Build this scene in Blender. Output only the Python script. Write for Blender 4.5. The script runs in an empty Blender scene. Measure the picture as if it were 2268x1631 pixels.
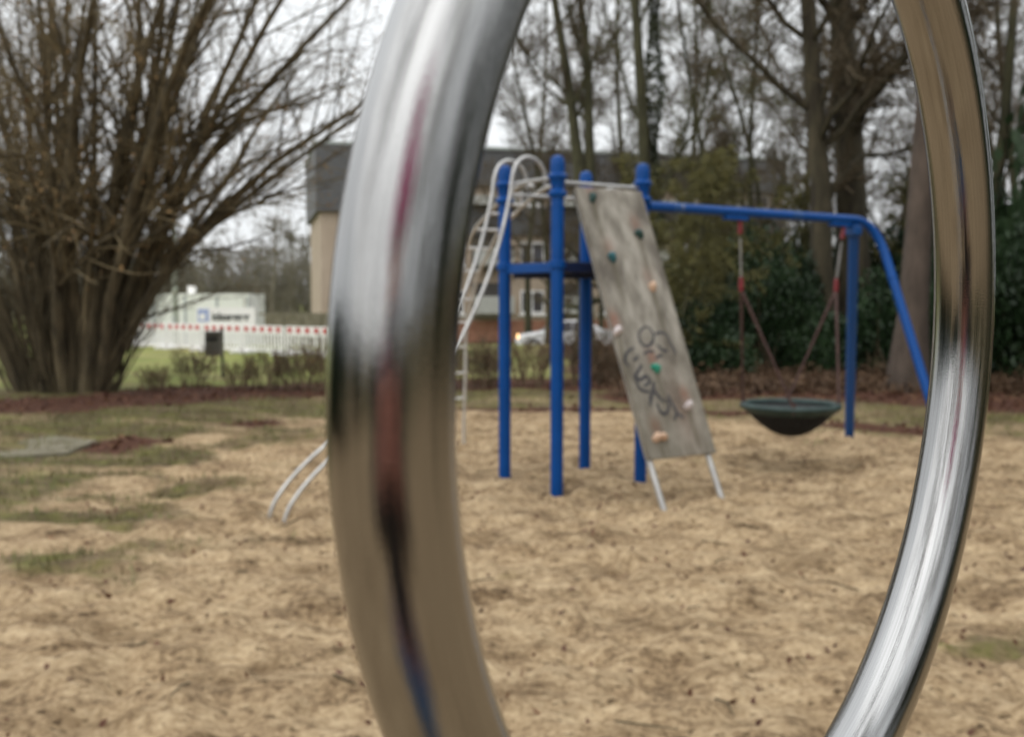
import bpy, bmesh, math, random
import numpy as np
from mathutils import Vector, Matrix

random.seed(7)
rng = np.random.default_rng(7)
SC = bpy.context.scene
COL = SC.collection
R = math.radians

# ------------------------------------------------------------------ camera
PITCH = R(3.786)
CAM_H = 1.65
cam_d = bpy.data.cameras.new('camera')
cam = bpy.data.objects.new('camera', cam_d)
COL.objects.link(cam)
cam.location = (0, 0, CAM_H)
cam.rotation_euler = (R(90) - PITCH, 0, 0)
cam_d.sensor_width = 36
cam_d.lens = 36.1
cam_d.clip_start = 0.05
cam_d.clip_end = 1500
cam_d.dof.use_dof = True
cam_d.dof.focus_distance = 0.575
cam_d.dof.aperture_fstop = 11.5
cam_d.dof.aperture_blades = 0
SC.camera = cam

# ------------------------------------------------------------------ sky, sun, exposure
SUN_EL, SUN_AZ = R(50), R(210)
w = bpy.data.worlds.new('World')
SC.world = w
w.use_nodes = True
nt = w.node_tree
nt.nodes.clear()
N = nt.nodes.new
L = nt.links.new
out = N('ShaderNodeOutputWorld')
bg = N('ShaderNodeBackground')
bg.inputs['Strength'].default_value = 0.1
sky = N('ShaderNodeTexSky')
sky.sky_type = 'NISHITA'
sky.sun_disc = False
sky.sun_elevation = SUN_EL
sky.sun_rotation = SUN_AZ
sky.dust_density = 4
hs = N('ShaderNodeHueSaturation')
hs.inputs['Saturation'].default_value = 0.15
L(sky.outputs[0], hs.inputs['Color'])
tc = N('ShaderNodeTexCoord')
sep = N('ShaderNodeSeparateXYZ')
L(tc.outputs['Generated'], sep.inputs[0])
# overcast cloud sheet: brighter overhead than at the horizon, as a real overcast sky is
rmp = N('ShaderNodeMapRange')
rmp.inputs['From Min'].default_value = 0.0
rmp.inputs['From Max'].default_value = 1.0
rmp.inputs['To Min'].default_value = 8.7
rmp.inputs['To Max'].default_value = 20.0
L(sep.outputs['Z'], rmp.inputs['Value'])
nz = N('ShaderNodeTexNoise')
nz.inputs['Scale'].default_value = 3.0
nz.inputs['Detail'].default_value = 5
mp = N('ShaderNodeMapping')
mp.inputs['Scale'].default_value = (1, 1, 2.5)
L(tc.outputs['Generated'], mp.inputs[0])
L(mp.outputs[0], nz.inputs['Vector'])
nr = N('ShaderNodeMapRange')
nr.inputs['From Min'].default_value = 0.3
nr.inputs['From Max'].default_value = 0.7
nr.inputs['To Min'].default_value = 0.86
nr.inputs['To Max'].default_value = 1.12
L(nz.outputs['Fac'], nr.inputs['Value'])
mul = N('ShaderNodeMath'); mul.operation = 'MULTIPLY'
L(rmp.outputs[0], mul.inputs[0]); L(nr.outputs[0], mul.inputs[1])
cl = N('ShaderNodeVectorMath'); cl.operation = 'SCALE'
cl.inputs[0].default_value = (0.97, 1.0, 1.02)
L(mul.outputs[0], cl.inputs['Scale'])
mx = N('ShaderNodeMix'); mx.data_type = 'RGBA'
mx.inputs['Factor'].default_value = 0.85
L(hs.outputs[0], mx.inputs['A']); L(cl.outputs[0], mx.inputs['B'])
L(mx.outputs['Result'], bg.inputs['Color'])
L(bg.outputs[0], out.inputs[0])

sd_ = bpy.data.lights.new('sun', 'SUN')
sd_.energy = 1.0
sd_.angle = R(110)
sd_.color = (1.0, 0.97, 0.92)
sun = bpy.data.objects.new('sun', sd_)
COL.objects.link(sun)
sun.rotation_euler = (R(90) - SUN_EL, 0, math.pi - SUN_AZ)

vs = SC.view_settings
vs.view_transform = 'Standard'
vs.look = 'None'
vs.exposure = 0.1
vs.gamma = 1.0
vs.use_curve_mapping = False
SC.render.engine = 'CYCLES'
cy = SC.cycles
cy.use_denoising = True
cy.denoiser = 'OPENIMAGEDENOISE'
cy.denoising_input_passes = 'RGB_ALBEDO_NORMAL'
cy.max_bounces = 6
cy.diffuse_bounces = 3
cy.glossy_bounces = 4
cy.transparent_max_bounces = 4
cy.sample_clamp_indirect = 8

# ------------------------------------------------------------------ helpers
FPX, CX, CYP = 2274.0, 1134.0, 815.5
CP, SP = math.cos(PITCH), math.sin(PITCH)


def at(x, y, Y):
    """Point at distance Y in front of the camera that is seen at (x, y) of a 2268 x 1631 picture."""
    a, b = (x - CX) / FPX, -(y - CYP) / FPX
    d = np.array([a, CP + b * SP, -SP + b * CP])
    return np.array([0, 0, CAM_H]) + d * (Y / d[1])


def gnd(x, y, z=0.0):
    a, b = (x - CX) / FPX, -(y - CYP) / FPX
    d = np.array([a, CP + b * SP, -SP + b * CP])
    return np.array([0, 0, CAM_H]) + d * ((z - CAM_H) / d[2])


def unit(v):
    v = np.asarray(v, float)
    return v / (np.linalg.norm(v, axis=-1, keepdims=True) + 1e-12)


class MB:
    """Collects quads and triangles with numpy and links them as one mesh object."""

    def __init__(self):
        self.v, self.q, self.t, self.n = [], [], [], 0
        self.uv = []

    def add(self, v, q=None, t=None):
        v = np.asarray(v, float).reshape(-1, 3)
        if q is not None and len(q):
            self.q.append(np.asarray(q, int).reshape(-1, 4) + self.n)
        if t is not None and len(t):
            self.t.append(np.asarray(t, int).reshape(-1, 3) + self.n)
        self.v.append(v)
        self.n += len(v)
        return self

    def box(self, c, s, X=(1, 0, 0), Y=(0, 1, 0), Z=None):
        X, Y = unit(X), unit(Y)
        Z = unit(np.cross(X, Y)) if Z is None else unit(Z)
        c = np.asarray(c, float)
        v = [c + X * sx * s[0] / 2 + Y * sy * s[1] / 2 + Z * sz * s[2] / 2
             for sz in (-1, 1) for sy in (-1, 1) for sx in (-1, 1)]
        q = [(0, 2, 3, 1), (4, 5, 7, 6), (0, 1, 5, 4), (2, 6, 7, 3), (0, 4, 6, 2), (1, 3, 7, 5)]
        return self.add(v, q)

    def bbox(self, c, s, X=(1, 0, 0), Y=(0, 1, 0), b=0.01):
        """box with chamfered edges"""
        X, Y = unit(X), unit(Y)
        Z = unit(np.cross(X, Y))
        bm = bmesh.new()
        bmesh.ops.create_cube(bm, size=1)
        for vv in bm.verts:
            vv.co = Vector((vv.co.x * s[0], vv.co.y * s[1], vv.co.z * s[2]))
        bmesh.ops.bevel(bm, geom=bm.edges[:], offset=b, segments=2, affect='EDGES', profile=0.5)
        bmesh.ops.triangulate(bm, faces=bm.faces[:])
        bm.verts.index_update()
        A = np.array([v.co[:] for v in bm.verts])
        P = np.asarray(c, float) + A[:, :1] * X + A[:, 1:2] * Y + A[:, 2:] * Z
        t = [[v.index for v in f.verts] for f in bm.faces]
        bm.free()
        return self.add(P, None, t)

    def tube(self, pts, r, n=12, cap=True, closed=False):
        pts = np.asarray(pts, float)
        k = len(pts)
        r = np.full(k, r) if np.isscalar(r) else np.asarray(r, float)
        T = np.zeros_like(pts)
        if closed:
            T = np.roll(pts, -1, 0) - np.roll(pts, 1, 0)
        else:
            T[1:-1] = pts[2:] - pts[:-2]
            T[0] = pts[1] - pts[0]
            T[-1] = pts[-1] - pts[-2]
        T = unit(T)
        a = np.array([0, 0, 1.0]) if abs(T[0][2]) < 0.9 else np.array([1.0, 0, 0])
        U = np.zeros_like(pts)
        U[0] = unit(np.cross(T[0], a))
        for i in range(1, k):
            u = U[i - 1] - T[i] * (U[i - 1] @ T[i])
            U[i] = unit(u)
        V = np.cross(T, U)
        ang = np.linspace(0, 2 * math.pi, n, endpoint=False)
        P = pts[:, None] + r[:, None, None] * (np.cos(ang)[None, :, None] * U[:, None] + np.sin(ang)[None, :, None] * V[:, None])
        i = np.arange(k if closed else k - 1)[:, None]
        j = np.arange(n)[None]
        i2, j2 = (i + 1) % k, (j + 1) % n
        q = np.stack([i * n + j, i * n + j2, i2 * n + j2, i2 * n + j], -1).reshape(-1, 4)
        t = []
        v = P.reshape(-1, 3)
        if cap and not closed:
            v = np.vstack([v, pts[:1], pts[-1:]])
            b0, b1 = k * n, k * n + 1
            t = [(b0, (x + 1) % n, x) for x in range(n)] + [(b1, (k - 1) * n + x, (k - 1) * n + (x + 1) % n) for x in range(n)]
        return self.add(v, q, t)

    def lathe(self, prof, n=20, base=(0, 0, 0), M=None):
        prof = np.asarray(prof, float)
        ang = np.linspace(0, 2 * math.pi, n, endpoint=False)
        P = np.stack([prof[:, None, 0] * np.cos(ang), prof[:, None, 0] * np.sin(ang), np.repeat(prof[:, 1:2], n, 1)], -1)
        P = P.reshape(-1, 3)
        if M is not None:
            P = P @ np.asarray(M, float).T
        P = P + np.asarray(base, float)
        k = len(prof)
        i = np.arange(k - 1)[:, None]
        j = np.arange(n)[None]
        j2 = (j + 1) % n
        q = np.stack([i * n + j, i * n + j2, (i + 1) * n + j2, (i + 1) * n + j], -1).reshape(-1, 4)
        return self.add(P, q)

    def many_tubes(self, P, rad, sides):
        """P (N,K,3), rad (N,K)"""
        Nn, K, _ = P.shape
        if Nn == 0:
            return self
        T = np.empty_like(P)
        T[:, 1:-1] = P[:, 2:] - P[:, :-2]
        T[:, 0] = P[:, 1] - P[:, 0]
        T[:, -1] = P[:, -1] - P[:, -2]
        T = unit(T)
        a = np.where(np.abs(T[..., 2:3]) < 0.8, np.array([0, 0, 1.0]), np.array([1.0, 0, 0]))
        a[:] = a[:, :1]
        U = unit(np.cross(T, a))
        V = np.cross(T, U)
        ang = np.linspace(0, 2 * math.pi, sides, endpoint=False)
        C, S = np.cos(ang)[:, None], np.sin(ang)[:, None]
        W = P[:, :, None] + rad[:, :, None, None] * (C * U[:, :, None] + S * V[:, :, None])
        idx = np.arange(Nn * K * sides).reshape(Nn, K, sides)
        q = np.stack([idx[:, :-1], np.roll(idx, -1, 2)[:, :-1], np.roll(idx, -1, 2)[:, 1:], idx[:, 1:]], -1).reshape(-1, 4)
        return self.add(W.reshape(-1, 3), q)

    def leaves(self, P, size, aspect=0.5, up=0.0, r=None, fold=True):
        """leaf-sized quads at P with random orientation"""
        r = r or rng
        n = len(P)
        d = unit(r.normal(size=(n, 3)) + np.array([0, 0, up]))
        e = unit(np.cross(d, r.normal(size=(n, 3))))
        s = size * r.uniform(0.6, 1.4, (n, 1))
        a, b = d * s * 0.5, e * s * 0.5 * aspect
        v = np.stack([P - a, P + b, P + a, P - b], 1).reshape(-1, 3)
        return self.add(v, np.arange(4 * n).reshape(n, 4))

    def mesh(self, name, smooth=False):
        v = np.vstack(self.v)
        q = np.vstack(self.q) if self.q else np.zeros((0, 4), int)
        t = np.vstack(self.t) if self.t else np.zeros((0, 3), int)
        me = bpy.data.meshes.new(name)
        me.vertices.add(len(v))
        me.vertices.foreach_set('co', v.astype(np.float32).ravel())
        nl = len(q) * 4 + len(t) * 3
        me.loops.add(nl)
        me.loops.foreach_set('vertex_index', np.concatenate([q.ravel(), t.ravel()]).astype(np.int32))
        me.polygons.add(len(q) + len(t))
        st = np.concatenate([np.arange(len(q)) * 4, len(q) * 4 + np.arange(len(t)) * 3]).astype(np.int32)
        me.polygons.foreach_set('loop_start', st)
        me.update(calc_edges=True)
        me.validate()
        me.polygons.foreach_set('use_smooth', np.full(len(me.polygons), bool(smooth)))
        if smooth:
            try:
                me.set_sharp_from_angle(angle=R(38))
            except Exception:
                pass
        return me

    def build(self, name, m, parent=None, smooth=False, kind=None, label=None):
        me = self.mesh(name, smooth)
        return link(name, me, m, parent, kind, label)


def link(name, me, m=None, parent=None, kind=None, label=None):
    o = bpy.data.objects.new(name, me)
    COL.objects.link(o)
    if m is not None:
        me.materials.clear()
        me.materials.append(m)
    if parent is not None:
        o.parent = parent
    if kind:
        o['kind'] = kind
    if label:
        o['label'] = label
    return o


def tag(o, label, cat, group=None, kind=None):
    o['label'] = label
    o['category'] = cat
    if group:
        o['group'] = group
    if kind:
        o['kind'] = kind
    return o


def thing(name, label, cat, loc=(0, 0, 0), rz=0.0, group=None):
    o = bpy.data.objects.new(name, None)
    o.empty_display_size = 0.2
    COL.objects.link(o)
    o.location = loc
    o.rotation_euler = (0, 0, rz)
    return tag(o, label, cat, group)


def dup(root, loc, rz=0.0, scale=None, label=None, group=None):
    r = root.copy()
    COL.objects.link(r)
    r.location = loc
    r.rotation_euler = (0, 0, rz)
    if scale is not None:
        r.scale = (scale,) * 3 if np.isscalar(scale) else scale
    if label:
        r['label'] = label
    if group:
        r['group'] = group
    for ch in list(root.children):
        c = ch.copy()
        COL.objects.link(c)
        c.parent = r
        for g in list(ch.children):
            d = g.copy()
            COL.objects.link(d)
            d.parent = c
    return r


def rgb(r_, g_, b_):
    f = lambda c: ((c / 255 + 0.055) / 1.055) ** 2.4 if c > 10 else c / 255 / 12.92
    return (f(r_), f(g_), f(b_))


def mat(name, c1, c2=None, rough=0.8, metal=0.0, scale=6.0, detail=4.0, bump=0.0, bscale=None, stretch=(1, 1, 1),
        rough2=None, spec=0.5, c3=None, lo=0.35, hi=0.65, coord='Object', objvar=0.0):
    m = bpy.data.materials.new(name)
    m.use_nodes = True
    nt = m.node_tree
    b = nt.nodes['Principled BSDF']
    b.inputs['Metallic'].default_value = metal
    b.inputs['Roughness'].default_value = rough
    b.inputs['Specular IOR Level'].default_value = spec
    tcn = nt.nodes.new('ShaderNodeTexCoord')
    mpn = nt.nodes.new('ShaderNodeMapping')
    mpn.inputs['Scale'].default_value = stretch
    nt.links.new(tcn.outputs[coord], mpn.inputs[0])
    no = nt.nodes.new('ShaderNodeTexNoise')
    no.inputs['Scale'].default_value = scale
    no.inputs['Detail'].default_value = detail
    no.inputs['Roughness'].default_value = 0.6
    nt.links.new(mpn.outputs[0], no.inputs['Vector'])
    cr = nt.nodes.new('ShaderNodeValToRGB')
    cr.color_ramp.elements[0].position = lo
    cr.color_ramp.elements[1].position = hi
    c2 = c2 or c1
    cr.color_ramp.elements[0].color = (*c1, 1)
    cr.color_ramp.elements[1].color = (*c2, 1)
    if c3:
        e = cr.color_ramp.elements.new((lo + hi) / 2)
        e.color = (*c3, 1)
    nt.links.new(no.outputs['Fac'], cr.inputs[0])
    col = cr.outputs[0]
    if objvar:
        oi = nt.nodes.new('ShaderNodeObjectInfo')
        mr = nt.nodes.new('ShaderNodeMapRange')
        mr.inputs['To Min'].default_value = 1 - objvar
        mr.inputs['To Max'].default_value = 1 + objvar
        nt.links.new(oi.outputs['Random'], mr.inputs['Value'])
        h = nt.nodes.new('ShaderNodeHueSaturation')
        nt.links.new(mr.outputs[0], h.inputs['Value'])
        nt.links.new(col, h.inputs['Color'])
        col = h.outputs[0]
    nt.links.new(col, b.inputs['Base Color'])
    if rough2 is not None:
        mr = nt.nodes.new('ShaderNodeMapRange')
        mr.inputs['To Min'].default_value = rough
        mr.inputs['To Max'].default_value = rough2
        nt.links.new(no.outputs['Fac'], mr.inputs['Value'])
        nt.links.new(mr.outputs[0], b.inputs['Roughness'])
    if bump:
        n2 = nt.nodes.new('ShaderNodeTexNoise')
        n2.inputs['Scale'].default_value = bscale or scale * 4
        n2.inputs['Detail'].default_value = 5
        nt.links.new(mpn.outputs[0], n2.inputs['Vector'])
        bn = nt.nodes.new('ShaderNodeBump')
        bn.inputs['Strength'].default_value = bump
        bn.inputs['Distance'].default_value = 0.02
        nt.links.new(n2.outputs['Fac'], bn.inputs['Height'])
        nt.links.new(bn.outputs[0], b.inputs['Normal'])
    return m


M = {}
M['blue'] = mat('blue_paint', (0.0008, 0.062, 0.27), (0.0008, 0.052, 0.225), 0.36, spec=0.22, scale=3, bump=0.05)
M['chipped'] = mat('chipped_blue_paint', (0.0015, 0.058, 0.22), (0.26, 0.25, 0.25), 0.45, scale=9, lo=0.70, hi=0.74, stretch=(1, 1, 0.6))
M['bluedark'] = mat('dark_blue_plate_shaded_rim', (0.004, 0.016, 0.07), (0.004, 0.012, 0.055), 0.5, scale=5)
M['steel'] = mat('brushed_steel', (0.56, 0.555, 0.54), (0.44, 0.435, 0.425), 0.36, metal=0.8, scale=8, rough2=0.5)
M['galv'] = mat('galvanised_steel', (0.66, 0.65, 0.63), (0.55, 0.54, 0.52), 0.42, metal=0.6, scale=14)
M['bark'] = mat('grey_brown_bark', (0.034, 0.026, 0.016), (0.085, 0.068, 0.040), 0.92, scale=5, stretch=(1, 1, 0.25), bump=0.8, bscale=16, c3=(0.055, 0.046, 0.025))
M['barkp'] = mat('reddish_bark', (0.055, 0.040, 0.030), (0.105, 0.078, 0.060), 0.92, scale=5, stretch=(1, 1, 0.3), bump=0.8, bscale=14)
M['barkg'] = mat('mossy_bark', (0.032, 0.030, 0.014), (0.070, 0.066, 0.030), 0.92, scale=5, stretch=(1, 1, 0.3), bump=0.8, bscale=16)
M['stem'] = mat('dark_shrub_stem', (0.040, 0.031, 0.016), (0.135, 0.105, 0.058), 0.9, scale=5, stretch=(1, 1, 0.3), bump=0.5)
M['hazeltwig'] = mat('hazel_twig', (0.105, 0.078, 0.036), (0.185, 0.14, 0.072), 0.9, scale=0.9)
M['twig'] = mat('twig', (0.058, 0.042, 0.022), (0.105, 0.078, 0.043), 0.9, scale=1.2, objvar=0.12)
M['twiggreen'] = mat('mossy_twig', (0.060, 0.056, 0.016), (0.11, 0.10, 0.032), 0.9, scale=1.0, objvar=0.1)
M['twigmid'] = mat('hazed_brown_twig', (0.095, 0.080, 0.050), (0.15, 0.128, 0.085), 0.9, scale=0.8, objvar=0.1)  # lightened for the trees further back, haze put into the colour
M['twigfar'] = mat('hazed_grey_twig', (0.12, 0.105, 0.075), (0.17, 0.155, 0.115), 0.9, scale=0.6, objvar=0.1)  # palest twig, distance haze put into the colour
M['hedge'] = mat('hedge_twig', (0.095, 0.066, 0.038), (0.16, 0.11, 0.066), 0.9, scale=2.0, objvar=0.15)
M['dryleaf'] = mat('dry_leaf', (0.16, 0.085, 0.032), (0.30, 0.175, 0.065), 0.8, scale=2.2, c3=(0.20, 0.125, 0.05))
M['redleaf'] = mat('fallen_leaf', (0.060, 0.022, 0.014), (0.19, 0.10, 0.048), 0.8, scale=5, c3=(0.105, 0.042, 0.024))
M['fern'] = mat('dead_fern', (0.060, 0.033, 0.017), (0.125, 0.070, 0.034), 0.85, scale=3)
M['ever'] = mat('evergreen_leaf', (0.014, 0.027, 0.012), (0.042, 0.075, 0.031), 0.38, scale=1.1, c3=(0.022, 0.043, 0.017), spec=0.25, objvar=0.15)
M['ever2'] = mat('olive_leaf', (0.10, 0.095, 0.022), (0.19, 0.17, 0.05), 0.6, scale=1.4, c3=(0.135, 0.125, 0.034), objvar=0.1)
M['ivy'] = mat('ivy_leaf', (0.028, 0.036, 0.016), (0.06, 0.07, 0.032), 0.45, scale=3)
M['grass'] = mat('grass_blade', (0.09, 0.085, 0.026), (0.14, 0.175, 0.04), 0.7, scale=1.6, c3=(0.16, 0.135, 0.055))
M['white'] = mat('white_plastic', (0.84, 0.83, 0.82), (0.78, 0.76, 0.75), 0.5, scale=2)
M['red'] = mat('red_reflective', (0.50, 0.035, 0.03), (0.42, 0.03, 0.03), 0.45, scale=3)
M['cream'] = mat('cream_panel', (0.74, 0.76, 0.66), (0.80, 0.81, 0.74), 0.55, scale=0.8)
M['grey'] = mat('grey_metal', (0.33, 0.36, 0.34), (0.40, 0.43, 0.41), 0.5, scale=2)
M['concrete'] = mat('concrete', (0.15, 0.135, 0.095), (0.22, 0.20, 0.15), 1.0, scale=3, bump=0.3, spec=0.05)
M['slate'] = mat('slate_cladding', (0.070, 0.069, 0.071), (0.105, 0.104, 0.105), 0.6, scale=2.0, stretch=(1, 1, 5))
M['render'] = mat('beige_render', (0.36, 0.285, 0.215), (0.43, 0.345, 0.265), 0.9, scale=0.8)
M['brick'] = mat('brick_plinth', (0.25, 0.115, 0.075), (0.33, 0.165, 0.11), 0.9, scale=3)
M['glass'] = mat('window_glass', (0.045, 0.045, 0.055), (0.085, 0.08, 0.09), 0.08, scale=0.7)
M['dark'] = mat('dark_bollard_and_recess_shade', (0.06, 0.055, 0.05), (0.09, 0.08, 0.07), 0.8)
M['balcony'] = mat('balcony_panel', (0.36, 0.36, 0.33), (0.44, 0.44, 0.41), 0.7)
M['bin'] = mat('bin_metal', (0.11, 0.10, 0.092), (0.16, 0.145, 0.135), 0.6, scale=5)
M['post'] = mat('green_post', (0.035, 0.05, 0.035), (0.05, 0.065, 0.045), 0.6)
M['lamp'] = mat('lamp_post_paint', (0.30, 0.33, 0.27), (0.36, 0.38, 0.32), 0.6)
M['rope'] = mat('red_rope', (0.060, 0.034, 0.031), (0.10, 0.054, 0.047), 0.85, scale=30, bump=0.5)
M['redcap'] = mat('red_sleeve', (0.20, 0.016, 0.022), (0.15, 0.013, 0.018), 0.4)
M['chain'] = mat('chain_steel', (0.35, 0.34, 0.33), (0.45, 0.44, 0.43), 0.4, metal=0.9)
M['rim'] = mat('green_rim', (0.014, 0.034, 0.031), (0.034, 0.062, 0.056), 0.55, scale=7)
M['net'] = mat('black_net', (0.012, 0.012, 0.013), (0.022, 0.022, 0.023), 0.75, scale=20)
M['holdg'] = mat('green_hold', (0.02, 0.25, 0.17), (0.03, 0.30, 0.21), 0.5)
M['holdd'] = mat('dark_green_hold', (0.012, 0.045, 0.04), (0.02, 0.065, 0.06), 0.55)
M['holdt'] = mat('teal_hold', (0.015, 0.09, 0.11), (0.02, 0.11, 0.13), 0.5)
M['holdw'] = mat('pale_hold', (0.52, 0.46, 0.46), (0.58, 0.52, 0.51), 0.55)
M['holdp'] = mat('tan_hold', (0.52, 0.35, 0.24), (0.58, 0.40, 0.29), 0.5)
M['carw'] = mat('white_car_paint', (0.76, 0.76, 0.77), (0.74, 0.74, 0.75), 0.22)
M['tyre'] = mat('tyre', (0.02, 0.02, 0.02), (0.03, 0.03, 0.03), 0.8)
M['logo'] = mat('sign_blue', (0.27, 0.33, 0.55), (0.33, 0.39, 0.60), 0.5)
M['ink'] = mat('sign_ink', (0.05, 0.055, 0.052), (0.07, 0.075, 0.07), 0.6)
M['spray'] = mat('spray_paint', (0.028, 0.028, 0.036), (0.085, 0.08, 0.08), 0.85, scale=14)
M['asphalt'] = mat('asphalt', (0.06, 0.06, 0.06), (0.085, 0.083, 0.08), 0.9, scale=5)


def emit(name, c, s):
    m = bpy.data.materials.new(name)
    m.use_nodes = True
    b = m.node_tree.nodes['Principled BSDF']
    b.inputs['Base Color'].default_value = (*c, 1)
    b.inputs['Emission Color'].default_value = (*c, 1)
    b.inputs['Emission Strength'].default_value = s
    return m


M['headlight'] = emit('headlight', (1.0, 0.60, 0.25), 2.0)
M['redlight'] = emit('red_tail_light', (1.0, 0.05, 0.04), 3.0)


# ------------------------------------------------------------------ value noise used by the terrain
class VN:
    def __init__(self, seed):
        self.g = np.random.default_rng(seed).random((256, 256))

    def __call__(self, x, y):
        xi, yi = np.floor(x).astype(int), np.floor(y).astype(int)
        fx, fy = x - xi, y - yi
        fx, fy = fx * fx * (3 - 2 * fx), fy * fy * (3 - 2 * fy)
        g = self.g
        a, b = g[xi % 256, yi % 256], g[(xi + 1) % 256, yi % 256]
        c, d = g[xi % 256, (yi + 1) % 256], g[(xi + 1) % 256, (yi + 1) % 256]
        return (a * (1 - fx) + b * fx) * (1 - fy) + (c * (1 - fx) + d * fx) * fy - 0.5


vn1, vn2, vn3, vn4, vn5 = VN(1), VN(2), VN(3), VN(4), VN(5)


def sstep(a, b, x):
    t = np.clip((x - a) / (b - a), 0, 1)
    return t * t * (3 - 2 * t)


# ------------------------------------------------------------------ ground: the sand pit and the lawn round it
SANDPX = [(0, 1265), (140, 1130), (290, 1030), (370, 985), (520, 958), (740, 930), (1050, 912), (1400, 912), (1560, 922), (1850, 952), (2060, 968), (2268, 985)]
SANDP = np.array([[-12, -6], [-12, 3.2], [-7, 5.4]] + [gnd(*p)[:2].tolist() for p in SANDPX] + [[8.5, 11.0], [12, 8], [13, -6]])


def sand_sd(x, y):
    """signed distance, positive outside the sand"""
    P = SANDP
    Q = np.roll(P, -1, 0)
    best = np.full(x.shape, 1e9)
    ins = np.zeros(x.shape, bool)
    for (ax, ay), (bx, by) in zip(P, Q):
        dx, dy = bx - ax, by - ay
        t = np.clip(((x - ax) * dx + (y - ay) * dy) / (dx * dx + dy * dy), 0, 1)
        best = np.minimum(best, np.hypot(x - ax - t * dx, y - ay - t * dy))
        c = ((ay > y) != (by > y)) & (x < (bx - ax) * (y - ay) / ((by - ay) + 1e-12) + ax)
        ins ^= c
    return np.where(ins, -best, best)


def masks(x, y):
    s = sand_sd(x, y) + vn1(x * 1.1, y * 1.1) * 0.9 + vn2(x * 3.1, y * 3.1) * 0.4
    left = sstep(-1.0, -3.2, x) * sstep(4.5, 6.5, y)
    grass = sstep(-0.35, 0.55, s)
    # thin weeds creeping into the sand on the left
    creep = left * sstep(-2.6, -0.2, s) * sstep(-0.12, 0.2, vn3(x * 1.4, y * 2.6))
    patch = sstep(1.1, 0.1, np.hypot((x - 2.6) / 0.75, (y - 4.85) / 0.42) + 0.9 * vn3(x * 4, y * 6) + 0.5 * vn2(x * 11, y * 13))
    spots = sstep(0.34, 0.42, vn4(x * 1.7 + 9, y * 2.3)) * sstep(-6, -0.5, s) * 0.7
    grass = np.maximum.reduce([grass * (0.66 + 0.5 * vn5(x * 0.9, y * 1.4)), creep * 0.88, patch * 0.8, spots * 0.5])
    s2 = sand_sd(x, y) + vn3(x * 0.9, y * 0.9) * 0.7
    lit = sstep(0.0, 0.25, s2) * sstep(1.0, 0.45, s2) * sstep(-0.2, 0.1, vn4(x * 0.8, y * 1.6)) * sstep(9.5, 11, y)
    lit = np.maximum(lit, sstep(2.0, 3.0, s2) * sstep(5.9, 4.4, s2) * sstep(13, 14.5, y) * 0.95)
    forest = sstep(0.5, 2.2, x + vn1(x * .5, y * .5)) * sstep(15.8, 16.6, y + vn2(x * 0.9, y * 0.9)) * sstep(60, 40, y)
    lit = np.maximum(lit, forest)
    return grass, lit


def gz(x, y):
    x, y = np.asarray(x, float), np.asarray(y, float)
    s = sand_sd(x, y)
    z = 0.12 * sstep(0.0, 3.0, s) * sstep(5.0, 9.0, y)
    z = z - 0.14 * sstep(21.0, 29.0, y) - 0.68 * sstep(39.0, 43.0, y)
    return z


def gzd(x, y):
    """terrain with footprints and lumps in the loose sand"""
    z = gz(x, y)
    s = sand_sd(x, y)
    k = sstep(0.6, -0.6, s) * sstep(60, 30, np.abs(y))
    z = z + k * (0.04 * vn2(x * 1.3, y * 1.7) + 0.055 * vn3(x * 3.1, y * 4.2) + 0.06 * vn4(x * 6.5, y * 8.5) + 0.034 * vn1(x * 14, y * 14) - 0.035 * sstep(0.20, 0.36, vn5(x * 3.0 + 5, y * 3.4)))
    z = z - 0.10 * np.exp(-((x - 2.82) ** 2 + (y - 10.45) ** 2) / 0.35)      # hollow scuffed under the nest swing
    for fx, fy in ((0.3898, 8.8635), (-0.0675, 9.5044), (1.1829, 9.3833), (0.711, 9.955), (1.2007, 8.083), (1.792, 8.436), (-1.845, 7.93), (-1.685, 7.70), (4.05, 12.25)):  # hollows and mounds round the post feet, shaped to add contact shade
        dd = np.hypot(x - fx, y - fy)
        z = z - 0.045 * np.exp(-(dd / 0.16) ** 2) + 0.03 * np.exp(-((dd - 0.30) / 0.10) ** 2) * (1 + vn3(x * 5, y * 5))
    z = z + (1 - k) * 0.03 * vn4(x * 2, y * 2) * sstep(60, 30, y)
    return z


def axis(lo, hi, step, far_lo, far_hi, g=1.22):
    a = list(np.arange(lo, hi + 1e-6, step))
    d = step
    x = hi
    while x < far_hi:
        d *= g
        x += d
        a.append(x)
    d = step
    x = lo
    while x > far_lo:
        d *= g
        x -= d
        a.insert(0, x)
    return np.array(a)


gx = axis(-6.5, 7.0, 0.036, -420, 420)
gy = axis(3.2, 15.0, 0.042, -150, 700, 1.09)
GX, GY = np.meshgrid(gx, gy, indexing='ij')
GZ = gzd(GX, GY)
ga, la = masks(GX, GY)
nx, ny = GX.shape
V = np.stack([GX, GY, GZ], -1).reshape(-1, 3)
I = np.arange(nx * ny).reshape(nx, ny)
Qd = np.stack([I[:-1, :-1], I[1:, :-1], I[1:, 1:], I[:-1, 1:]], -1)
cxm, cym = (GX[:-1, :-1] + GX[1:, 1:]) / 2, (GY[:-1, :-1] + GY[1:, 1:]) / 2
is_sand = sand_sd(cxm, cym) < 0.12


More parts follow.
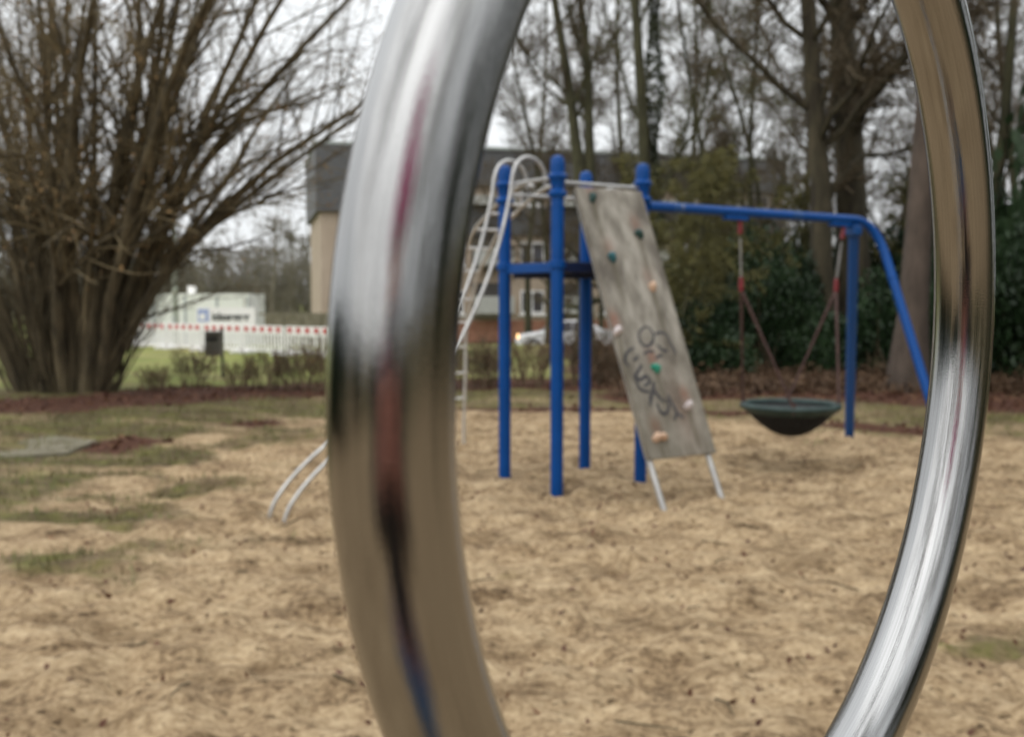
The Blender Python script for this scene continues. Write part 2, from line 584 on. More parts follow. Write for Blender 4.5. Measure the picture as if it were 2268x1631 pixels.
def ground_material():
    m = bpy.data.materials.new('sand_grass_and_leaf_litter')
    m.use_nodes = True
    nt = m.node_tree
    b = nt.nodes['Principled BSDF']
    b.inputs['Roughness'].default_value = 0.95
    b.inputs['Specular IOR Level'].default_value = 0.2
    ge = nt.nodes.new('ShaderNodeNewGeometry')

    def noise(sc, det=5.0, rough=0.6, st=(1, 1, 1)):
        mp_ = nt.nodes.new('ShaderNodeMapping')
        mp_.inputs['Scale'].default_value = st
        nt.links.new(ge.outputs['Position'], mp_.inputs[0])
        n_ = nt.nodes.new('ShaderNodeTexNoise')
        n_.inputs['Scale'].default_value = sc
        n_.inputs['Detail'].default_value = det
        n_.inputs['Roughness'].default_value = rough
        nt.links.new(mp_.outputs[0], n_.inputs['Vector'])
        return n_.outputs['Fac']

    def ramp(f, stops):
        c = nt.nodes.new('ShaderNodeValToRGB')
        e = c.color_ramp.elements
        e[0].position, e[0].color = stops[0][0], (*stops[0][1], 1)
        e[1].position, e[1].color = stops[-1][0], (*stops[-1][1], 1)
        for p_, col in stops[1:-1]:
            x_ = e.new(p_)
            x_.color = (*col, 1)
        nt.links.new(f, c.inputs[0])
        return c.outputs[0]

    def mix(f, a, b_):
        x_ = nt.nodes.new('ShaderNodeMix')
        x_.data_type = 'RGBA'
        if isinstance(f, float):
            x_.inputs['Factor'].default_value = f
        else:
            nt.links.new(f, x_.inputs['Factor'])
        nt.links.new(a, x_.inputs['A'])
        nt.links.new(b_, x_.inputs['B'])
        return x_.outputs['Result']

    def mask(attr, sc, width, det=6.0):
        a = nt.nodes.new('ShaderNodeAttribute')
        a.attribute_name = attr
        n_ = noise(sc, det, 0.7)
        s_ = nt.nodes.new('ShaderNodeMath')
        s_.operation = 'ADD'
        nt.links.new(a.outputs['Fac'], s_.inputs[0])
        nt.links.new(n_, s_.inputs[1])
        r_ = nt.nodes.new('ShaderNodeMapRange')
        r_.interpolation_type = 'SMOOTHSTEP'
        r_.inputs['From Min'].default_value = 1.0 - width
        r_.inputs['From Max'].default_value = 1.0 + width
        nt.links.new(s_.outputs[0], r_.inputs['Value'])
        return r_.outputs[0]

    # loose sand: coarse grain, scuffs, lump shading put in as colour noise, damp dirt
    a_ = noise(2.3, 4, 0.6, (1, 1.5, 1))
    b_n = noise(21.0, 4, 0.65, (1, 1.0, 1))
    c_n = noise(55.0, 4, 0.75)
    def wsum(x, kx, y, ky):
        p_ = nt.nodes.new('ShaderNodeMath')
        p_.operation = 'MULTIPLY'
        nt.links.new(x, p_.inputs[0])
        p_.inputs[1].default_value = kx
        q_ = nt.nodes.new('ShaderNodeMath')
        q_.operation = 'MULTIPLY_ADD'
        nt.links.new(y, q_.inputs[0])
        q_.inputs[1].default_value = ky
        nt.links.new(p_.outputs[0], q_.inputs[2])
        return q_.outputs[0]
    mixn = wsum(wsum(a_, 0.34, b_n, 0.42), 1.0, c_n, 0.24)
    sand = ramp(mixn, [(0.39, (0.13, 0.085, 0.047)), (0.455, (0.27, 0.185, 0.105)), (0.51, (0.39, 0.280, 0.162)), (0.60, (0.54, 0.41, 0.255))])
    dirt = ramp(noise(1.3, 7, 0.72, (1, 1.7, 1)), [(0.50, (1, 1, 1)), (0.62, (0.50, 0.46, 0.42))])
    specks = ramp(noise(15, 3, 0.65, (1, 1.5, 1)), [(0.33, (0.20, 0.17, 0.14)), (0.40, (1, 1, 1))])
    for ov in (dirt, specks):
        sp = nt.nodes.new('ShaderNodeMix')
        sp.data_type = 'RGBA'
        sp.blend_type = 'MULTIPLY'
        sp.inputs['Factor'].default_value = 0.85
        nt.links.new(sand, sp.inputs['A'])
        nt.links.new(ov, sp.inputs['B'])
        sand = sp.outputs['Result']
    grass = ramp(noise(1.3, 6, 0.65), [(0.30, (0.065, 0.060, 0.020)), (0.5, (0.125, 0.115, 0.036)), (0.70, (0.17, 0.185, 0.045))])
    soil = ramp(noise(5, 5), [(0.35, (0.06, 0.042, 0.026)), (0.65, (0.16, 0.115, 0.068))])
    lush = ramp(noise(0.9, 6, 0.7), [(0.3, (0.10, 0.135, 0.028)), (0.5, (0.165, 0.20, 0.045)), (0.7, (0.25, 0.245, 0.075))])
    rough_ = mix(ramp(noise(3.2, 5, 0.65), [(0.40, (0, 0, 0)), (0.56, (0.9, 0.9, 0.9))]), grass, soil)
    la_ = nt.nodes.new('ShaderNodeAttribute')
    la_.attribute_name = 'lush'
    grass = mix(la_.outputs['Fac'], rough_, lush)
    litter = ramp(noise(9, 6, 0.7), [(0.32, (0.032, 0.015, 0.010)), (0.5, (0.080, 0.034, 0.021)), (0.70, (0.15, 0.075, 0.040))])
    c = mix(mask('grass', 7.0, 0.46), sand, grass)
    c = mix(mask('litter', 2.6, 0.3), c, litter)
    nt.links.new(c, b.inputs['Base Color'])
    bn = nt.nodes.new('ShaderNodeBump')
    bn.inputs['Strength'].default_value = 0.9
    bn.inputs['Distance'].default_value = 0.03
    nt.links.new(noise(18, 6, 0.7), bn.inputs['Height'])
    nt.links.new(bn.outputs[0], b.inputs['Normal'])
    return m


M['ground'] = ground_material()


def sub_ground(name, sel):
    q = Qd[sel].reshape(-1, 4)
    used, inv = np.unique(q, return_inverse=True)
    mb = MB().add(V[used], inv.reshape(-1, 4))
    o = mb.build(name, M['ground'], smooth=False, kind='structure')
    me = o.data
    me.polygons.foreach_set('use_smooth', np.ones(len(me.polygons), bool))
    for nm, arr in (('grass', ga), ('litter', la), ('lush', sstep(17.2, 18.6, GY))):
        at_ = me.attributes.new(nm, 'FLOAT', 'POINT')
        at_.data.foreach_set('value', arr.reshape(-1)[used].astype(np.float32))
    return o


so = sub_ground('sand', is_sand)
so['label'] = 'pale trampled sand of the playground pit'
lo_ = sub_ground('lawn', ~is_sand)
lo_['label'] = 'grass and leaf litter round the sand pit'

slab = [gnd(*p, 0.06) for p in [(-90, 1014), (60, 1008), (150, 1000), (214, 974), (120, 964), (-90, 958)]]
mb = MB()
n_ = len(slab)
top = np.array(slab)
mb.v = []
mb.add(np.vstack([top, top - [0, 0, 0.14]]), [(i, i + n_, (i + 1) % n_ + n_, (i + 1) % n_) for i in range(n_)][::1], None)
mb.t.append(np.array([(0, i, i + 1) for i in range(1, n_ - 1)]))
o = mb.build('path', M['concrete'], kind='structure')
o['label'] = 'grey concrete path end at the left edge of the sand'

mb = MB().box((0, 47.6, -0.66), (160, 8.0, 0.05))
o = mb.build('road', M['asphalt'], kind='structure')
o['label'] = 'asphalt road in front of the apartment block'

# ------------------------------------------------------------------ apartment building beyond the road
def on_grid(P0, D, Nn):
    return lambda s, d, z: np.array([P0[0] + D[0] * s + Nn[0] * d, P0[1] + D[1] * s + Nn[1] * d, z])


BP = at(702, 665, 54)[:2]
BD = unit(np.array([25.5, 6.4]))
BN = np.array([BD[1], -BD[0]])         # towards the camera
bld = thing('apartment_building', 'beige three storey apartment block with slate clad top storey and balconies', 'building', (BP[0], BP[1], -0.66), 0)


def bpt(s, d, z):
    return np.array([BD[0] * s + BN[0] * d, BD[1] * s + BN[1] * d, z + 0.66])


BX, BY = (BD[0], BD[1], 0), (-BN[0], -BN[1], 0)
LEN = 27.0


def bbox_(mb, s0, s1, d0, d1, z0, z1):
    return mb.box(bpt((s0 + s1) / 2, (d0 + d1) / 2, (z0 + z1) / 2), (s1 - s0, abs(d1 - d0), z1 - z0), BX, BY)


bbox_(MB(), 0.25, LEN, -10, 0, 0.55, 6.3).build('wall', M['render'], bld)
bbox_(MB(), 0.23, LEN + .02, -10.02, 0.04, -0.66, 0.55).build('plinth', M['brick'], bld)
bbox_(MB(), 0, 5.2, -10.2, 0.3, 6.3, 9.75).build('slate_gable', M['slate'], bld)
bbox_(MB(), 5.2, LEN, -10.2, 0.22, 7.85, 9.72).build('slate_cladding', M['slate'], bld)
bbox_(MB(), 5.2, LEN, -10.2, 0.18, 5.2, 6.75).build('slate_apron', M['slate'], bld)
bbox_(MB(), 5.2, LEN, -10.2, -0.1, 6.75, 7.85).build('upper_wall', M['render'], bld)
for s0_, s1_, d_, z0_, z1_ in ((0.0, 5.2, 0.30, 6.32, 9.74), (5.2, LEN, 0.22, 7.87, 9.71), (5.2, LEN, 0.18, 5.22, 6.74)):
    mb = MB()
    zr = z0_
    while zr < z1_ - 0.1:                       # overlapping slate courses
        bbox_(mb, s0_ + 0.02, s1_ - 0.02, d_ - 0.005, d_ + 0.022, zr, min(zr + 0.24, z1_))
        zr += 0.27
    mb.build('slate_courses', M['slate'], bld, kind='stuff')
bbox_(MB(), -0.1, LEN + 0.1, -10.3, 0.36, 9.75, 9.9).build('roof', M['grey'], bld)
bbox_(MB(), 8.0, 8.6, -5.2, -4.6, 9.9, 10.6).build('chimney', M['brick'], bld)


def window(s, z, w_, h_, d=0.0):
    f = MB()
    t = 0.09
    for a in ((s - w_ / 2, s + w_ / 2, z, z + t), (s - w_ / 2, s + w_ / 2, z + h_ - t, z + h_), (s - w_ / 2, s - w_ / 2 + t, z + t, z + h_ - t),
              (s + w_ / 2 - t, s + w_ / 2, z + t, z + h_ - t), (s - 0.04, s + 0.04, z + t, z + h_ - t)):
        bbox_(f, a[0], a[1], d - 0.02, d + 0.06, a[2], a[3])
    wn = f.build('window', M['white'], bld)
    bbox_(MB(), s - w_ / 2 + t, s + w_ / 2 - t, d, d + 0.025, z + t, z + h_ - t).build('pane', M['glass'], wn)
    bbox_(MB(), s - w_ / 2 - 0.08, s + w_ / 2 + 0.08, d, d + 0.16, z - 0.16, z - 0.02).build('sill', M['white'], wn)


for k in range(6):
    s = 2.6 + k * 4.55
    for z in (0.95, 3.6):
        window(s, z, 1.35, 1.25, 0.0)
    # balcony bay beside each window
    sb = s + 2.2
    if sb + 1.1 < LEN:
        for z in (1.5, 4.1):
            bbox_(MB(), sb - 1.05, sb + 1.05, -0.01, 0.05, z - 0.8, z + 1.1).build('balcony_recess_shade', M['dark'], bld)  # dark slab on the flat wall, recess shade put in as colour
            p = bbox_(MB(), sb - 1.1, sb + 1.1, 0.85, 0.92, z - 0.55, z + 0.38).build('balcony', M['balcony'], bld)
            bbox_(MB(), sb - 1.1, sb + 1.1, 0.05, 0.85, z - 0.70, z - 0.56).build('balcony_floor', M['concrete'], p)
        if sb > 6:
            p = bbox_(MB(), sb - 1.3, sb + 1.3, 0.80, 0.88, 6.78, 7.25).build('balcony', M['balcony'], bld)
            bbox_(MB(), sb - 1.3, sb + 1.3, -0.08, 0.80, 6.76, 6.86).build('balcony_floor', M['concrete'], p)
    if s > 6:
        window(s, 6.9, 1.3, 0.85, -0.1)

# ------------------------------------------------------------------ site container, banner, wall, lamp post, barriers
CT = at(300, 700, 47)
ct = thing('site_container', 'cream white site container behind the red and white barriers', 'container', (CT[0] - .6, 47, -0.66), R(-3))
Wc, Hc = 5.9, 2.62
MB().box((Wc / 2, 1.2, Hc / 2), (Wc, 2.4, Hc)).build('body', M['cream'], ct)
for zz in (0.06, Hc - 0.06):
    MB().box((Wc / 2, -0.02, zz), (Wc + 0.04, 0.05, 0.12)).build('rail', M['grey' if zz < 1 else 'cream'], ct)
for k in range(5):
    MB().box((k * Wc / 4 if 0 < k < 4 else (0.04 if k == 0 else Wc - 0.04), -0.03, Hc / 2), (0.1, 0.06, Hc - 0.26)).build('upright', M['grey'], ct)
for k in range(12):
    z0 = 0.15 + k * 0.195
    MB().box((Wc / 2, -0.012, z0 + 0.09), (Wc - 0.2, 0.022, 0.165)).build('panel', M['cream'], ct)
MB().box((2.9, 1.0, Hc + 0.18), (0.3, 0.3, 0.36)).build('roof_vent', M['white'], ct)

GW = at(575, 700, 43)
wl = thing('block_wall', 'low grey concrete wall beside the white container', 'wall', (GW[0], 43.6, -0.66), R(-2))
for r_ in range(3):
    for k in range(5):
        MB().box((0.45 + k * 0.82 + (0.0 if r_ % 2 else 0.06), 0, 0.3 + r_ * 0.56), (0.79, 0.4, 0.53)).build('block', M['concrete'], wl)
MB().box((2.05, 0, 1.74), (4.4, 0.42, 0.08)).build('coping', M['concrete'], wl)
MB().box((3.2, -0.42, 0.9), (0.28, 0.28, 1.8)).build('bollard', M['dark'], wl)

BA = at(435, 700, 41.5)
bn_ = thing('banner', 'white banner with blue square emblem and grey lettering', 'sign', (BA[0], 41.5, 0), R(-4))
bw = 2.42
MB().box((bw / 2, 0, 1.0), (bw, 0.03, 0.74)).build('board', M['white'], bn_)
for x_ in (0.12, bw - 0.12):
    MB().tube([(x_, 0.05, -0.75), (x_, 0.05, 1.3)], 0.025, 8).build('post', M['grey'], bn_)
MB().box((0.30, -0.02, 1.05), (0.46, 0.012, 0.50)).build('emblem', M['logo'], bn_)
MB().lathe([(0.0, 0), (0.13, 0), (0.13, 0.008), (0, 0.008)], 16, (0.26, -0.024, 1.0), [[1, 0, 0], [0, 0, -1], [0, 1, 0]]).build('emblem_disc', M['white'], bn_)
fc = bpy.data.curves.new('lettering', 'FONT')
fc.body = 'ickosamer'
fc.size = 0.36
fc.extrude = 0.006
fc.offset = 0.018
fo = bpy.data.objects.new('lettering', fc)
COL.objects.link(fo)
dg = bpy.context.evaluated_depsgraph_get()
tm = bpy.data.meshes.new_from_object(fo.evaluated_get(dg))
bpy.data.objects.remove(fo)
xs = [v.co.x for v in tm.vertices]
k_ = 1.55 / (max(xs) - min(xs))
for v in tm.vertices:
    v.co = Vector((0.66 + (v.co.x - min(xs)) * k_, -0.024 - v.co.z, 0.86 + v.co.y * 1.2))
link('lettering', tm, M['ink'], bn_)

LPp = at(389, 700, 39.4)
lp = thing('lamp_post', 'pale green lamp post standing behind the barrier row', 'lamp post', (LPp[0], 39.4, -0.1))
MB().tube([(0, 0, -0.3), (0, 0, 1.2), (0, 0, 3.4), (0, 0, 4.9)], [0.13, 0.12, 0.10, 0.085], 12).build('pole', M['lamp'], lp)
MB().lathe([(0.02, 4.9), (0.14, 4.95), (0.24, 5.25), (0.25, 5.45), (0.05, 5.6), (0, 5.62)], 16).build('lantern', M['grey'], lp)
MB().box((-.02, -0.14, 1.0), (0.14, 0.03, 0.3)).build('hatch', M['grey'], lp)

B0, B1 = at(296, 715, 37.0)[:2], at(727, 733, 30.0)[:2]
bd = unit(B1 - B0)
LB = 2.18


def barrier(loc, rz, label):
    t = thing('barrier', label, 'barrier', loc, rz, 'red and white barriers along the lawn edge')
    MB().bbox((LB / 2, 0, 0.78), (LB - 0.04, 0.035, 0.22), b=0.008).build('board', M['white'], t)
    for k in range(5):
        MB().box((0.24 + k * 0.42, -0.021, 0.775), (0.22, 0.008, 0.15)).build('stripe', M['red'], t)
    f = MB()
    f.box((LB / 2, 0, 0.64), (LB - 0.04, 0.04, 0.05)).box((LB / 2, 0, 0.12), (LB - 0.04, 0.04, 0.09))
    for x_ in (0.05, LB - 0.05):
        f.box((x_, 0, 0.38), (0.06, 0.045, 0.60))
    f.build('frame', M['white'], t)
    sl = MB()
    for k in range(11):
        sl.box((0.20 + k * (LB - 0.40) / 10, 0, 0.38), (0.075, 0.03, 0.46))
    sl.build('slats', M['white'], t)
    for x_ in (0.25, LB - 0.25):
        MB().bbox((x_, 0, 0.03), (0.16, 0.55, 0.075), b=0.012).build('foot', M['white'], t)
    return t


bl = ['red and white barrier furthest from the blue posts, under the shrub', 'red and white barrier crossed by the lamp post', 'red and white barrier below the white banner',
      'red and white barrier behind the grey litter bin', 'red and white barrier just past the end of the banner', 'red and white barrier partly behind the steel ring', 'red and white barrier seen past the sliding bars',
      'red and white barrier beside the blue tower posts']
rzb = math.atan2(bd[1], bd[0])
b0 = None
for k in range(6):
    p = B0 + bd * (k * (LB + 0.02)) + (np.array([0.0, 0.12 * k]) if k > 4 else 0)
    rz = rzb + (0.06 if k > 4 else random.uniform(-0.02, 0.02))
    loc = (p[0], p[1], float(gz(p[0], p[1])))
    if b0 is None:
        b0 = barrier(loc, rz, bl[0])
    else:
        dup(b0, loc, rz, None, bl[k])

# white car on the road, headlights on
car = thing('parked_car', 'white car with its headlight on behind the blue posts', 'car', (0.15, 45.2, -0.64), 0)
prof = [(0.0, 0.32), (0.02, 0.62), (0.25, 0.80), (1.15, 0.95), (1.85, 1.42), (3.1, 1.46), (3.75, 1.05), (4.15, 0.98), (4.25, 0.6), (4.2, 0.30)]
mbc = MB()
npf = len(prof)
vv = []
for yy, ins in ((-0.86, 0.06), (-0.80, 0.0), (0.80, 0.0), (0.86, 0.06)):
    for (x_, z_) in prof:
        k_ = 1 - (0.16 if z_ > 1.1 else 0.0)
        zc = z_ - (ins if z_ > 0.5 else -ins)
        vv.append((x_ + (ins if x_ < 2 else -ins), yy * k_, zc))
qq = []
for r_ in range(3):
    for i in range(npf):
        a, b_ = r_ * npf + i, r_ * npf + (i + 1) % npf
        qq.append((a, a + npf, b_ + npf, b_))
tt = []
for base, fl in ((0, False), (3 * npf, True)):
    for i in range(1, npf - 1):
        tr = (base, base + i, base + i + 1)
        tt.append(tr if not fl else tr[::-1])
mbc.add(vv, qq, tt)
mbc.build('body', M['carw'], car)
for ys in (-1, 1):
    for (xa, xb, xc, xd) in ((1.42, 1.98, 2.42, 2.42), (2.5, 2.5, 3.02, 3.42)):
        g_ = MB()
        ya, yb = ys * 0.862, ys * 0.76
        P4 = [(xa, ya, 0.98), (xd, ya, 0.98), (xc, yb, 1.36), (xb, yb, 1.36)]
        P4b = [(x_, y_ + ys * 0.012, z_) for x_, y_, z_ in P4]
        g_.add(P4 + P4b, [(0, 1, 2, 3), (7, 6, 5, 4), (0, 4, 5, 1), (1, 5, 6, 2), (2, 6, 7, 3), (3, 7, 4, 0)])
        g_.build('side_window', M['glass'], car)
g_ = MB()
P4 = [(1.18, -0.66, 0.985), (1.18, 0.66, 0.985), (1.79, 0.58, 1.405), (1.79, -0.58, 1.405)]
P4b = [(x_ - 0.02, y_, z_ + 0.02) for x_, y_, z_ in P4]
g_.add(P4 + P4b, [(0, 1, 2, 3), (7, 6, 5, 4), (0, 4, 5, 1), (1, 5, 6, 2), (2, 6, 7, 3), (3, 7, 4, 0)])
g_.build('windscreen', M['glass'], car)
for x_ in (0.78, 3.4):
    for ys in (-1, 1):
        wh = MB().lathe([(0.0, -0.1), (0.28, -0.1), (0.32, -0.06), (0.32, 0.06), (0.28, 0.1), (0, 0.1)], 20, (x_, ys * 0.80, 0.32), [[1, 0, 0], [0, 0, 1], [0, 1, 0]]).build('wheel', M['tyre'], car)
        MB().lathe([(0.0, -0.02), (0.19, -0.02), (0.19, 0.02), (0, 0.02)], 16, (x_, ys * 0.895, 0.32), [[1, 0, 0], [0, 0, 1], [0, 1, 0]]).build('rim', M['galv'], wh)
for ys in (-1, 1):
    MB().lathe([(0, 0.0), (0.09, 0.01), (0.11, 0.05), (0.08, 0.09), (0, 0.1)], 12, (0.16, ys * 0.70 - (0.05 if ys < 0 else 0), 0.70), [[0, 0, -1], [0, 1, 0], [1, 0, 0]]).build('headlight', M['headlight'], car)

M['carg'] = mat('grey_car_paint', (0.07, 0.078, 0.09), (0.075, 0.083, 0.095), 0.25)
gc = dup(car, (-20.9, 45.6, -0.64), 0.03, None, 'dark grey car showing between the big shrub and the barriers')
for ch in gc.children:
    if ch.name.startswith('body'):
        ch.material_slots[0].link = 'OBJECT'
        ch.material_slots[0].material = M['carg']
    if ch.name.startswith('headlight'):
        ch.material_slots[0].link = 'OBJECT'
        ch.material_slots[0].material = M['glass']

# litter bin on a post
bp = gnd(478, 836, 0.12)
lb = thing('litter_bin', 'dark grey litter bin on a post in front of the barriers', 'bin', (bp[0] - .02, bp[1], float(gz(bp[0], bp[1]))))
MB().tube([(0.13, 0.1, -0.1), (0.13, 0.1, 0.98)], 0.03, 10).build('post', M['post'], lb)
MB().bbox((0, 0, 0.64), (0.31, 0.26, 0.40), b=0.02).build('body', M['bin'], lb)
MB().bbox((0, -0.01, 0.885), (0.32, 0.28, 0.09), b=0.04).build('lid', M['bin'], lb)
MB().box((0, -0.136, 0.77), (0.2, 0.015, 0.06)).build('slot', M['net'], lb)


# ------------------------------------------------------------------ plants
def grow(r, start, dirs, length, radius, spec):
    """Branching by levels.  Each level is vectorised; returns [(P, rad, sides)] per level and the tips."""
    levels = []
    S, D, Ln, Rd = np.asarray(start, float), unit(dirs), np.asarray(length, float), np.asarray(radius, float)
    for li, sp in enumerate(spec):
        K = sp['K']
        n = len(S)
        P = np.zeros((n, K, 3))
        P[:, 0] = S
        d = D.copy()
        tang = np.zeros((n, K, 3))
        tang[:, 0] = d
        for k in range(1, K):
            d = unit(d + r.normal(size=(n, 3)) * sp.get('wob', 0.15) + np.array([0, 0, sp.get('grav', 0.0)]) + sp.get('curl', 0.0))
            P[:, k] = P[:, k - 1] + d * (Ln / (K - 1))[:, None]
            tang[:, k] = d
        tp = np.linspace(0, 1, K)[None] ** sp.get('tpow', 1.0)
        rad = Rd[:, None] * (1 - tp * (1 - sp.get('tip', 0.3)))
        levels.append((P, rad, sp.get('sides', 3)))
        if 'n' not in sp:
            break
        m_ = sp['n']
        par = np.repeat(np.arange(n), m_)
        t = r.uniform(sp.get('t0', 0.25), 1.0, len(par)) ** sp.get('tp', 1.0)
        f = t * (K - 1)
        i0 = np.minimum(f.astype(int), K - 2)
        fr = (f - i0)[:, None]
        pos = P[par, i0] * (1 - fr) + P[par, i0 + 1] * fr
        td = tang[par, i0 + 1]
        a = r.normal(sp.get('ang', 0.8), sp.get('angs', 0.2), len(par))[:, None]
        rn = r.normal(size=(len(par), 3))
        side = unit(rn - td * (rn * td).sum(1, keepdims=True))
        nd = td * np.cos(a) + side * np.sin(a) + np.array([0, 0, sp.get('up', 0.0)])
        rad_here = Rd[par] * (1 - t ** sp.get('tpow', 1.0) * (1 - sp.get('tip', 0.3)))
        nl = Ln[par] * sp.get('lr', 0.5) * (1 - 0.55 * t * sp.get('lt', 1.0)) * r.uniform(0.6, 1.25, len(par))
        nr_ = np.minimum(rad_here * sp.get('rr', 0.5), rad_here * 0.9)
        nr_ = np.maximum(nr_, sp.get('rmin', 0.0035))
        S, D, Ln, Rd = pos, unit(nd), nl, nr_
    return levels


def tree_meshes(name, seed, h=13, r0=0.25, stems=None, lean=(0, 0), dens=1.0, t0=0.18, twig=0.006, spread=1.0, wob=0.06, limb=9, droop=0.0):
    r = np.random.default_rng(seed)
    if stems is None:
        st = np.zeros((1, 3))
        dr = np.array([[lean[0], lean[1], 1.0]])
        ln, rd = np.array([h]), np.array([r0])
    else:
        st, dr, ln, rd = [np.array(x, float) for x in zip(*stems)]
        dr = unit(dr)
    spec = [dict(K=12, wob=wob, grav=0.06, sides=9, n=int(limb * 1.5), t0=t0, ang=0.95 * spread, angs=0.25, lr=0.40, rr=0.42, tip=0.25, up=0.12, rmin=0.012),
            dict(K=7, wob=0.18, grav=0.05 - droop * .5, sides=5, n=int(13 * dens), t0=0.12, ang=0.8, angs=0.25, lr=0.45, rr=0.5, tip=0.25, up=0.05 - droop * .5, rmin=0.008),
            dict(K=5, wob=0.2, grav=0.03 - droop, sides=3, n=int(15 * dens), t0=0.08, ang=0.75, angs=0.25, lr=0.5, rr=0.55, tip=0.4, up=-droop, rmin=twig),
            dict(K=4, wob=0.22, grav=0.02 - droop, sides=3, tip=0.5)]
    lv = grow(r, st, dr, ln, rd, spec)
    trunk, limbs, crown = MB(), MB(), MB()
    P, rad, s = lv[0]
    rad = rad.copy()
    rad[:, 0] *= 1.55
    rad[:, 1] *= 1.08
    trunk.many_tubes(P, rad, 10)
    limbs.many_tubes(*lv[1])
    for x in lv[2:]:
        crown.many_tubes(*x)
    return trunk.mesh(name + '_trunk', True), limbs.mesh(name + '_limb', True), crown.mesh(name + '_crown'), lv


def make_tree(name, label, loc, meshes, mats, rz=0, group=None, scale=1.0, cat='tree'):
    t = thing(name, label, cat, loc, rz, group)
    t.scale = (scale,) * 3
    for nm, me, mt, kd in zip(('trunk', 'limbs', 'crown'), meshes[:3], mats, (None, 'stuff', 'stuff')):
        link(nm, me, mt, t, kd)
    return t


BK, TW = M['bark'], M['twig']


def base_at(px, Y):
    x = (px - CX) / FPX * Y
    return (x, Y, float(gz(x, Y)) - 0.05)


GT = 'bare trees standing behind the playground'
# the two big trunks, the slender ones, the ivy clad one and the forked one
m1 = tree_meshes('big', 11, 16, 0.30, lean=(-0.015, 0.0), dens=1.15, t0=0.2, limb=12, wob=0.035)
m2 = tree_meshes('bigger', 23, 17, 0.44, lean=(0.02, 0.02), dens=1.15, t0=0.22, limb=12, wob=0.03)
m3 = tree_meshes('forked', 5, 15, 0.24, stems=[((0, 0, 0), (-0.005, 0, 1), 5.2, 0.31), ((-0.08, 0, 4.6), (-0.13, 0, 1), 11, 0.19), ((0.1, 0.05, 4.6), (0.05, 0.05, 1), 11, 0.17)], dens=1.1, t0=0.22, limb=8, wob=0.035)
m4 = tree_meshes('slender', 31, 13, 0.085, dens=1.0, t0=0.2, limb=9, wob=0.04)
m5 = tree_meshes('ivied', 47, 15, 0.22, dens=1.0, t0=0.25, limb=9, wob=0.02)
m6 = tree_meshes('leaning', 52, 15, 0.25, lean=(0.075, 0.0), dens=1.0, t0=0.28, limb=9, wob=0.025)
m7 = tree_meshes('upright', 61, 15, 0.15, lean=(0.0, 0.0), dens=1.35, t0=0.2, limb=10, wob=0.03)
m8 = tree_meshes('spreading', 77, 12, 0.12, dens=1.5, t0=0.12, limb=14, wob=0.05, spread=1.05)

make_tree('bare_tree', 'big bare tree with curved trunk behind the swing beam', base_at(1826, 24), m1, (BK, BK, TW), 0.4, GT)
make_tree('bare_tree', 'thickest bare trunk, rising over the blue swing leg', base_at(1893, 25), m2, (BK, BK, TW), 1.1, GT)
make_tree('bare_tree', 'grey bare tree forking above the tower and the slate roof', base_at(1296, 31), m3, (M['barkg'], M['barkg'], TW), 0, GT)
make_tree('bare_tree', 'thin bare tree nearest the climbing wall, behind the beam', base_at(1585, 29), m4, (M['barkg'], M['barkg'], M['twiggreen']), 0.8, GT)
make_tree('bare_tree', 'second thin bare tree, over the left hanger of the swing', base_at(1658, 30), m4, (M['barkg'], M['barkg'], M['twiggreen']), 2.3, GT, 1.05)
t5 = make_tree('bare_tree', 'dark ivy clad trunk rising behind the right tower post', base_at(1442, 28), m5, (M['barkg'], M['barkg'], M['twiggreen']), 0.2, GT)
make_tree('bare_tree', 'reddish leaning trunk with flared foot behind the swing leg', base_at(2012, 17.4), m6, (M['barkp'], BK, TW), 0.0, GT)
make_tree('bare_tree', 'straight trunk standing outside the steel ring at the top corner', base_at(2164, 22), m7, (M['barkp'], BK, TW), 1.6, GT)
iv = MB()
zz = rng.uniform(0.4, 12, 5200)
aa = rng.uniform(0, 6.28, 5200)
rr_ = rng.uniform(0.17, 0.34, 5200) * (1 - zz / 40) * (0.85 + 0.35 * np.sin(zz * 1.9))
iv.leaves(np.stack([rr_ * np.cos(aa), rr_ * np.sin(aa), zz], -1), 0.10, 0.8)
iv.build('ivy', M['ivy'], t5, kind='stuff')

